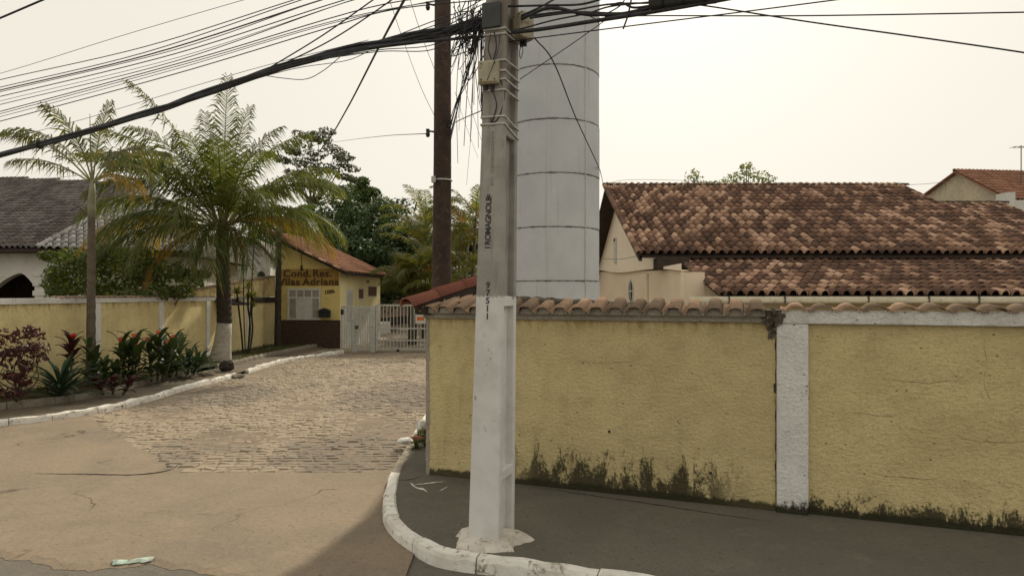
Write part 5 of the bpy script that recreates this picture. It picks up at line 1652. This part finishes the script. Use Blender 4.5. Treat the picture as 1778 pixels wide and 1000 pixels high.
for (x, tx, h, tz) in ((-.10,-.35,2.35,0),(.05,.1,2.55,0),(.12,.28,2.2,0),(-.02,-.12,4.2,0),(.06,.32,4.4,0)):
    pts = smoothline([(x,0,-.05),(x*1.3+.08*(1 if tx>0 else -1),.05,h*.4),(tx*.8,0,h*.75),(tx,0,h)], 5)
    g = MB(); g.tube(pts, .035 if h < 3 else .022, 7); g.build('stem', M['trunk'], ds, smooth=True)
    g = MB()
    tuft(g, Vector((tx,0,h)), 60, .55, .04, rr)
    if h < 3: tuft(g, Vector((tx,0,h-.35)), 34, .45, .035, rr)
    g.build('leaf_tuft', M['areca'] if h < 3 else M['drape'], ds)

# ornamental plants in the bed
def strap_plant(name, label, loc, stems, leaf_l, leaf_w, n, mat, top=None, seed=1, low=.05, cat='plant'):
    t = thing(name, label, cat, loc); r = random.Random(seed)
    for k, (x, y, h) in enumerate(stems):
        g = MB(); g.tube([(x*.5,y*.5,-.05),(x*.8,y*.8,h*.5),(x,y,h)], [.03,.025,.02], 7); g.build('stem', M['trunk_slim'], t, smooth=True)
        for j in range(n):
            s = low + (1-low)*(j+.5)/n; a = j*2.4 + r.uniform(-.3,.3); e = .25 + .9*s + r.uniform(-.2,.2)
            c = Vector((x*(.5+.5*s), y*(.5+.5*s), h*s))
            hd = Vector((cos(a), sin(a), 0)); L = leaf_l*r.uniform(.8,1.15)*(1.05-.25*s)*(.40 if (top and s > .94) else 1)
            sd = Vector((-sin(a), cos(a), 0)); g = MB(); m = 5; L_, R_ = [], []
            p = c.copy(); ang = e
            for i in range(m+1):
                q = i/m; wd = leaf_w*(.35 + 1.1*sin(pi*min(1, q*.85+.12)))*.5 if i < m else 0.004
                L_.append(p - sd*wd); R_.append(p + sd*wd)
                ang = e - 1.25*q*q; p = p + (hd*cos(ang) + Vector((0,0,1))*sin(ang))*(L/m)
            mid_ = [(a_+b_)*.5 - Vector((0,0,leaf_w*.16)) for a_, b_ in zip(L_, R_)]
            g.add(L_ + mid_ + R_, [(i, i+1, m+1+i+1, m+1+i) for i in range(m)] + [(m+1+i, m+1+i+1, 2*m+2+i+1, 2*m+2+i) for i in range(m)])
            g.build('leaf', top if (top and s > .94) else mat, t)
    return t
def bedpt(u, v): return G(u, v, .20)
# agave rosette
strap_plant('agave', 'big dark green agave rosette at the planting bed edge', bedpt(105,690), [(0,0,.28)], 1.12, .058, 56, M['agave'], seed=3, low=.0)
strap_plant('cordyline', 'dark cordyline with a crimson leaf top behind the agave', bedpt(119,678), [(.02,.1,1.28)], .52, .10, 20, M['maroon'], top=M['redleaf'], seed=4, low=.45)
strap_plant('cordyline', 'green cordyline with coral tip against the slender palm trunk', bedpt(155,672), [(0,0,1.05),(.1,.1,.8)], .50, .085, 20, M['cord'], top=M['redbract'], seed=5, low=.15)
strap_plant('heliconia', 'leafy heliconia clump with red bracts in the middle of the bed', bedpt(218,664), [(-.1,0,1.1),(.2,.1,1.2),(0,.2,.95),(.35,0,.9)], .62, .12, 15, M['cord'], top=M['redbract'], seed=6, low=.1)
strap_plant('heliconia', 'dense heliconia clump with coral bracts beside a white pillar', bedpt(268,660), [(-.15,0,1.05),(.1,.1,1.25),(.35,.1,1.0),(.55,.0,1.15)], .66, .12, 15, M['cord'], top=M['redbract'], seed=7, low=.1)
strap_plant('agave', 'smaller spiky green plant at the far end of the bed near the coconut palm', bedpt(326,648), [(0,0,.3),(.25,.1,.2)], .95, .05, 36, M['agave'], seed=8, low=.0)
strap_plant('cordyline', 'low strap-leaved plant between the coral-tipped cordyline and the heliconias', bedpt(182,668), [(0,0,.5),(.2,.2,.35)], .5, .08, 20, M['cord'], seed=11, low=.05)
strap_plant('heliconia', 'dark leafy heliconia without bracts next to the far spiky plant', bedpt(296,652), [(0,0,.75),(.25,.1,.85),(-.2,.2,.7)], .6, .11, 15, M['cord'], seed=12, low=.1)
strap_plant('seedling_plant', 'little red-leaved plant beneath the heliconias', bedpt(196,682), [(0,0,.3),(.4,.1,.25),(-.5,.1,.28)], .30, .09, 12, M['maroon'], seed=10, low=.1)
# maroon shrub
ms = thing('croton_shrub', 'maroon-leaved shrub at the street end of the planting bed', 'shrub', bedpt(28,706))
r2 = random.Random(30)
cl = blobs((0,0,1.20), (.56,.4,.46), 22, .10, .20, r2, 26, -1) + blobs((-.05,0,.55), (.42,.35,.5), 12, .10, .18, r2, 24, -1)
g = MB(); leafcloud(g, cl, .13, r2, 0, .5); g.build('foliage', M['maroon'], ms)
limbs(ms, .5, [c[0] for c in r2.sample(cl, 10)], .018, M['bark'], r2, 'stem', .05)
# low ground plants and grass
g = MB(); r3 = random.Random(44)
for k in range(5200):
    y = r3.uniform(13.8, 30.6); xe = lerpline(ELs, y) - .12; xw = -11.85 + (y-8)*.0315
    if xe < xw: continue
    x = r3.uniform(xw, xe)
    if noise.noise(Vector((x*.9, y*.6, 3))) < (-.12 if y > 21 else .10): continue
    a = r3.uniform(0, 2*pi); h = r3.uniform(.04,.13); wv = Vector((cos(a),sin(a),0))*.012; le = Vector((r3.uniform(-.06,.06), r3.uniform(-.06,.06), h))
    p = Vector((x,y,.19)); o = len(g.v); g.v += [p-wv, p+wv, p+le]; g.f.append((o,o+1,o+2))
gr_ = g.build('grass', M['grass']); gr_['kind'] = 'stuff'; tag(gr_, 'patchy short grass in the left planting bed', 'grass')
g = MB()
for k in range(60):
    pass
# stump and stones by the palm foot
for i, (u, v, s, mm, lab) in enumerate(((440//1,648,.0,None,None),)):
    pass
def rock(name, label, cat, loc, size, mat, seed):
    r = random.Random(seed); g = MB(); n, m = 10, 6; vs = []
    for j in range(m+1):
        ph = pi*j/m
        for i in range(n):
            th = 2*pi*i/n; p = Vector((sin(ph)*cos(th), sin(ph)*sin(th), cos(ph)))
            k = 1 + .35*noise.noise(p*1.7 + Vector((seed,0,0)))
            vs.append((p.x*size[0]*k, p.y*size[1]*k, p.z*size[2]*k + size[2]*.6))
    g.add(vs, [(j*n+i, j*n+(i+1)%n, (j+1)*n+(i+1)%n, (j+1)*n+i) for j in range(m) for i in range(n)])
    o = g.build(name, mat); o.location = loc
    return tag(o, label, cat)
rock('stump', 'dark cut stump beside the whitewashed palm foot', 'stump', G(393,640,.18), (.26,.22,.17), M['trunk'], 3)
rock('drain_stone', 'broken kerb chunk in the drain gap of the left kerb', 'stone', G(408,655,.03), (.32,.16,.07), M['kerb_grey'], 5)
rock('edge_stone', 'pale lump of stone on the planter edging near the palm', 'stone', G(360,652,.22), (.22,.16,.08), M['walk'], 9)
# weeds, rubble and a red brick behind the right kerb
rock('rubble_lump', 'white broken cement lump on the kerb beside the wall corner', 'rubble', G(704,768,.13), (.14,.12,.05), M['rubble'], 12)
rock('rubble_lump', 'white stone lying in the weeds behind the wall corner', 'rubble', G(734,752,.14), (.10,.14,.15), M['rubble'], 13)
rock('brick_piece', 'broken red brick lying at the edge of the weeds', 'brick', G(723,765,.13), (.16,.09,.05), M['tile_red'], 15)
wd_ = thing('weeds', 'patch of green weeds between the right kerb and the side wall', 'weeds', (-1.42, 11.6, .12))
g = MB(); r4 = random.Random(8)
for k in range(46): tuft(g, Vector((r4.uniform(-.14,.22), r4.uniform(-1.3,1.6), 0)), 16, .20, .03, r4, .4, .3)
g.build('foliage', M['grass'], wd_)
# crushed carton on the asphalt
c = G(232, 976, .006)
ct = MB(); r5 = random.Random(2); nx, ny = 9, 5; vs = []
for j in range(ny):
    for i in range(nx):
        x = -.17 + .34*i/(nx-1); y = -.055 + .11*j/(ny-1)
        vs.append((x + r5.uniform(-.012,.012), y + r5.uniform(-.01,.01), .012 + .028*r5.random()*(1 if 0 < j < ny-1 else .3)))
ct.add(vs, [(j*nx+i, j*nx+i+1, (j+1)*nx+i+1, (j+1)*nx+i) for j in range(ny-1) for i in range(nx-1)])
ct.add([(x,y,.002) for (x,y,z) in (vs[0], vs[nx-1], vs[-1], vs[(ny-1)*nx])], [(0,3,2,1)])
o = ct.build('crushed_carton', M['litter']); o.location = c; o.rotation_euler = (0,0,R(16))
tag(o, 'flattened pale green carton lying on the street', 'litter')

# ------------------------------------------------------------------ cables
def cable(px, r, label, name='cable', group=None, off=0.0, mat='cable', n=8, depths=None, ret=False):
    pts = []
    for i, q in enumerate(px):
        u, v = q[0], q[1]
        D = depths[i] if depths else (q[2] if len(q) > 2 else street_depth(u, off))
        pts.append(P(u, v, D))
    if not depths and len(px[0]) == 2:
        # carry the line on along the street past the edge of the view, and up to the pole head
        if px[0][0] <= -100:
            e = (pts[0] - pts[1]).normalized()
            pts = [pts[0] + e*k + Vector((0, 0, .012*k*k*.25)) for k in (16, 12, 8, 4)] + pts
        if px[-1][0] >= 1900 or (px[-1][0] >= 1300 and px[-1][1] < 0):
            e = (pts[-1] - pts[-2]).normalized()
            pts = pts + [pts[-1] + e*k for k in (1.5, 3, 4.5)]
        elif px[-1][1] < -19 and px[-1][0] < 842:
            q = Vector((POLE.x, POLE.y - .1, min(8.7, pts[-1].z + .9 + .35*(842-px[-1][0])/200)))
            pts = pts + [pts[-1].lerp(q, .33), pts[-1].lerp(q, .66), q]
    pts = smoothline(pts, n)
    if ret: return pts
    g = MB(); g.tube(pts, r, 5)
    return tag(g.build(name, M[mat], smooth=True), label, 'cable', group)
FAN = 'thin overhead cable in the loose fan above the coconut palm'
FG = 'fan of overhead cables'
fan = [[(-160,166),(0,128),(210,63),(425,0),(600,-48)], [(-160,178),(0,139),(250,82),(512,0),(640,-38)], [(-160,190),(0,152),(250,92),(525,0),(640,-34)],
       [(-160,196),(0,157),(260,95),(560,0),(700,-40)], [(-160,198),(0,160),(300,88),(545,5),(690,-38)], [(-160,204),(0,168),(300,95),(600,0),(760,-40)],
       [(-160,222),(0,182),(300,108),(605,3),(760,-38)], [(-160,235),(0,194),(330,105),(640,14),(840,-20)], [(-160,252),(0,211),(300,130),(560,52),(680,18),(842,0)],
       [(-160,238),(0,198),(320,112),(600,32),(842,-10)], [(-160,218),(0,176),(310,100),(590,8),(740,-34)],[(-160,240),(0,203),(300,122),(580,40),(842,-16)]]
for i, f in enumerate(fan):
    cable(f, (.0035,.0055,.0055,.008,.005,.006,.005,.006,.006,.0045,.0035,.004)[i], FAN, group=FG, off=-.05+.02*(i%4), mat='cable_grey' if i in (0,4,10) else 'cable')
cable([(-120,82),(0,32),(75,0),(180,-44),(420,-140)], .013, 'single thick cable crossing high above the grey-roofed house', off=-.4)
# the heavy bundle: strands wound round one another
bp = cable([(-170,312),(0,270),(130,235),(250,199),(350,165),(450,128),(560,97),(660,76),(760,58),(850,40)], 0, '', ret=True, n=14)
bun = thing('cable_bundle', 'thick black bundle of overhead cables sagging left from the concrete pole', 'cable', (0,0,0))
for k in range(9):
    pts = []
    for i, p in enumerate(bp):
        t = i/len(bp); sp_ = 1.0 if t < .78 else 1.0 + (t-.78)*3.0
        a = k*.7*2 + t*11 + .6*sin(t*19+k); rr_ = (.034 if k else 0)*sp_*(.7+.3*sin(k*2.1+t*30))
        if t < .34: rr_ *= 1.25
        pts.append(p + Vector((cos(a)*rr_*.4, cos(a)*rr_*.3, sin(a)*rr_)))
    g = MB(); g.tube(pts, (.019 if k < 5 else .012)*(1 if True else 1), 6); g.build('strand', M['cable'], bun, smooth=True)
for f in (40, 77):
    g = MB(); g.tube([bp[f].lerp(bp[f+1], -.02), bp[f].lerp(bp[f+1], .12)], .060, 8); g.build('tie', M['black'], bun)
LOW = 'thin slack cable hanging just under the heavy bundle'
cable([(340,172),(450,136),(520,118),(600,106),(640,90)], .004, LOW, group='slack cables under the bundle', off=.05)
cable([(450,130),(490,136),(530,138),(560,124),(590,100)], .0045, LOW, group='slack cables under the bundle', off=.03)
cable([(455,126),(560,62),(660,-8),(740,-60)], .0075, 'two-strand cable rising from the bundle towards the sky, first strand', off=.0)
cable([(455,128),(575,70),(695,-10),(760,-60)], .0075, 'cable rising from the bundle just below its twin strand', off=.02)
cable([(640,84),(700,76),(760,71),(850,63)], .016, 'straight thick black cable tied to the street face of the concrete pole', off=-.1)
for k in range(7):
    cable([(560,97+k),(660,72+k*3),(745,40+k*8),(800,20+k*7),(846,-5+k*9)], .005, 'fine strand fanning out of the bundle at the concrete pole', group='strands fanning out at the pole', off=-.02*k)
cable([(0,244),(120,214),(200,191),(330,152),(470,112),(640,70)], .0035, 'faint thin cable just above the heavy bundle', off=.3, mat='cable_grey')
# house drop line going back over the palm
cable([(852,-240,6.5),(760,-100,6.5),(712,-18,6.9),(660,78,9.5),(602,190,14),(565,250,18),(522,298,22.5),(480,330,27),(462,345,32)], .016, 'drop cable running back from the street over the coconut palm', n=10)
cable([(-60,326,30),(0,318,30),(115,307,30),(380,280,30)], .008, 'faint distant line over the grey roof', mat='cable_grey')
cable([(745,232,9.45),(660,237,16),(580,247,26),(480,262,34)], .007, 'thin line from the wooden pole bracket towards the far flat-topped tree', mat='cable_grey')
# to the right
cable([(868,58),(928,53),(1040,36),(1130,22),(1240,3),(1330,-14)], .020, 'thick black cable running right from the concrete pole into the splice case', off=-.05)
cable([(880,75),(905,70),(1100,45),(1300,20),(1455,0),(1560,-14)], .006, 'thin taut line climbing right past the splice case', off=.05)
cable([(1050,30),(1140,28),(1400,28),(1778,22),(1960,18)], .006, 'twisted thin line running level to the right over the long roof', off=.0)
cable([(1180,6),(1240,13),(1400,38),(1600,66),(1778,92),(1960,122)], .007, 'thin cable dropping to the right over the long roof', off=.1)
RW = 'slack black cable curling between the concrete pole and the splice case'
for q, rr_ in (([(880,12),(950,10),(1010,8),(1060,-6)], .011), ([(905,34),(930,22),(960,14),(1010,24),(1070,26),(1132,14)], .017), ([(905,30),(950,24),(1000,18),(1060,8),(1132,6)], .009),
              ([(868,58),(900,52),(960,36),(1020,24),(1060,12),(1132,4)], .008), ([(920,32),(960,26),(1000,22),(1070,24),(1135,20)], .012), ([(905,28),(940,12),(968,-4)], .009), ([(1060,10),(1080,6),(1100,14),(1135,10)], .011), ([(1000,26),(1040,28),(1075,12),(1088,-6)], .006)):
    cable(q, rr_, RW, group='slack cables at the splice case', off=-.02)
cable([(1101,-30),(1096,0),(1090,28),(1082,51)], .008, 'short cut cable end dangling beside the splice case', off=-.08)
ca, cb_ = P(1128, 1, street_depth(1128,-.03)), P(1248, -14, street_depth(1248,-.03))
sc_ = thing('splice_case', 'dark grey cylindrical cable splice case hung right of the concrete pole', 'cable splice', ca)
g = MB(); v_ = cb_-ca
g.tube([v_*0, v_*.03, v_*.97, v_], [.075,.095,.095,.075], 14); g.build('case', M['box_grey'], sc_, smooth=False)
for f in (.2,.5,.8):
    g = MB(); g.tube([v_*f, v_*(f+.03)], .101, 14); g.build('band', M['black'], sc_)
# lines crossing in front of the tank
cable([(928,66,6.7),(962,110,7.6),(1000,205,9.2),(1038,287,11.6),(1044,305,16),(1047,319,22.7)], .008, 'thin drop line from the concrete pole across the tank to the long ridge')
cable([(1062,28,6.2),(1000,72,6.6),(950,106,6.8),(903,138,6.72)], .0045, 'thin diagonal stay wire in front of the water tower')
cable([(1047,319,22.7),(1120,312,27),(1300,318,36)], .008, 'faint line leaving the left end of the long ridge', mat='cable_grey')
cable([(1520,322,28),(1600,320,31),(1648,315,34)], .010, 'faint line between the long roof and the far gable', mat='cable_grey')
cable([(1037,449,21.5),(1075,450,19.5),(1115,443,17)], .008, 'thin slack wire across the cream gable wall', mat='cable_grey')
# lines between the poles
PW = 'thin line slanting between the two utility poles'
for q in ([(676,0,7.5),(700,70,9),(730,150,9),(756,205,9.5)], [(712,0,8),(735,70,9),(762,140,9.5)], [(842,190,6.6),(800,208,8),(778,220,9.45)], [(800,120,9),(815,180,11),(838,250,14)], [(790,160,12),(806,210,14),(830,275,18)], [(782,95,9.5),(792,60,8.5),(800,20,7)], [(783,130,9.5),(800,80,8.5),(815,40,7)]):
    cable(q, .0035 if q[0][0] != 842 else .006, PW, group='thin lines between the poles', mat='cable_grey')
# tangle of service drops on the pole
tg = thing('wire_tangle', 'dense tangle of black service wires hanging beside the concrete pole head', 'cable', (0,0,0))
tg['category'] = 'wires'
r6 = random.Random(19)
for k in range(34):      # looping slack wires left of the pole
    u0, u1 = r6.uniform(785, 838), r6.uniform(812, 846)
    v0, v1 = r6.uniform(-10, 60), r6.uniform(10, 100)
    um, vm = r6.uniform(780, 838), r6.uniform(max(v0,v1), max(v0,v1)+r6.choice([20,40,80]))
    D0 = r6.uniform(6.35, 6.9)
    g = MB(); g.tube(smoothline([P(u0,v0,D0), P((u0+um)/2-4,(v0+vm)/2,D0), P(um,vm,D0+.1), P((u1+um)/2+4,(v1+vm)/2,D0), P(u1,v1,D0)], 6), r6.uniform(.003,.006), 5)
    g.build('wire', M['cable'], tg, smooth=True)
for k in range(11):      # wires falling from the pole head to the wooden pole bracket
    s = k*2.2; e = r6.uniform(-6,6)
    g = MB(); g.tube(smoothline([P(838-r6.uniform(0,14),r6.uniform(20,60),6.6), P(826-s*.3+e,95+r6.uniform(-12,12),7.4), P(812-s*.4+e*.6,140+r6.uniform(-8,8),8.2), P(797+e*.4,170+s*.3,8.9), P(782+e*.2,210+s*1.6,9.45)], 8), .006 if k < 4 else .004, 5)
    g.build('wire', M['cable'], tg, smooth=True)
for k in range(9):       # long slack wires hanging free
    u = r6.uniform(786, 836); v1 = r6.uniform(130, 330)
    g = MB(); g.tube(smoothline([P(u+r6.uniform(-8,16),r6.uniform(20,60),6.7), P(u+r6.uniform(-6,6),v1*.55,7.2), P(u-r6.uniform(0,8),v1,8.2)], 8), r6.uniform(.002,.0045), 5); g.build('wire', M['cable'], tg, smooth=True)
for k in range(9):       # wires hugging the left edge of the pole
    u = 836 + r6.uniform(-6, 5); g = MB()
    g.tube(smoothline([P(u,r6.uniform(0,40),6.5), P(u+r6.uniform(-7,3),100,6.5), P(u+r6.uniform(-5,4),160,6.5), P(839+r6.uniform(-4,2),r6.uniform(180,215),6.5)], 7), r6.uniform(.003,.005), 5); g.build('wire', M['cable'], tg, smooth=True)
for q, rr_ in (([(846,140,6.3),(858,165,6.28),(862,185,6.3),(855,210,6.32),(851,212,6.33)], .006), ([(868,135,6.3),(876,165,6.3),(868,200,6.3),(857,213,6.32),(851,205,6.32)], .006), ([(858,55,6.28),(862,80,6.27),(858,100,6.27),(855,110,6.28)], .007), ([(852,60,6.28),(848,85,6.27),(853,104,6.27)], .006), ([(905,75,6.5),(908,88,6.5),(904,102,6.5),(902,92,6.5),(905,78,6.5)], .004), ([(868,60,6.29),(864,90,6.27),(846,140,6.2)], .004)):
    g = MB(); g.tube(smoothline([P(*p) for p in q], 8), rr_, 5); g.build('wire', M['cable'], tg, smooth=True)
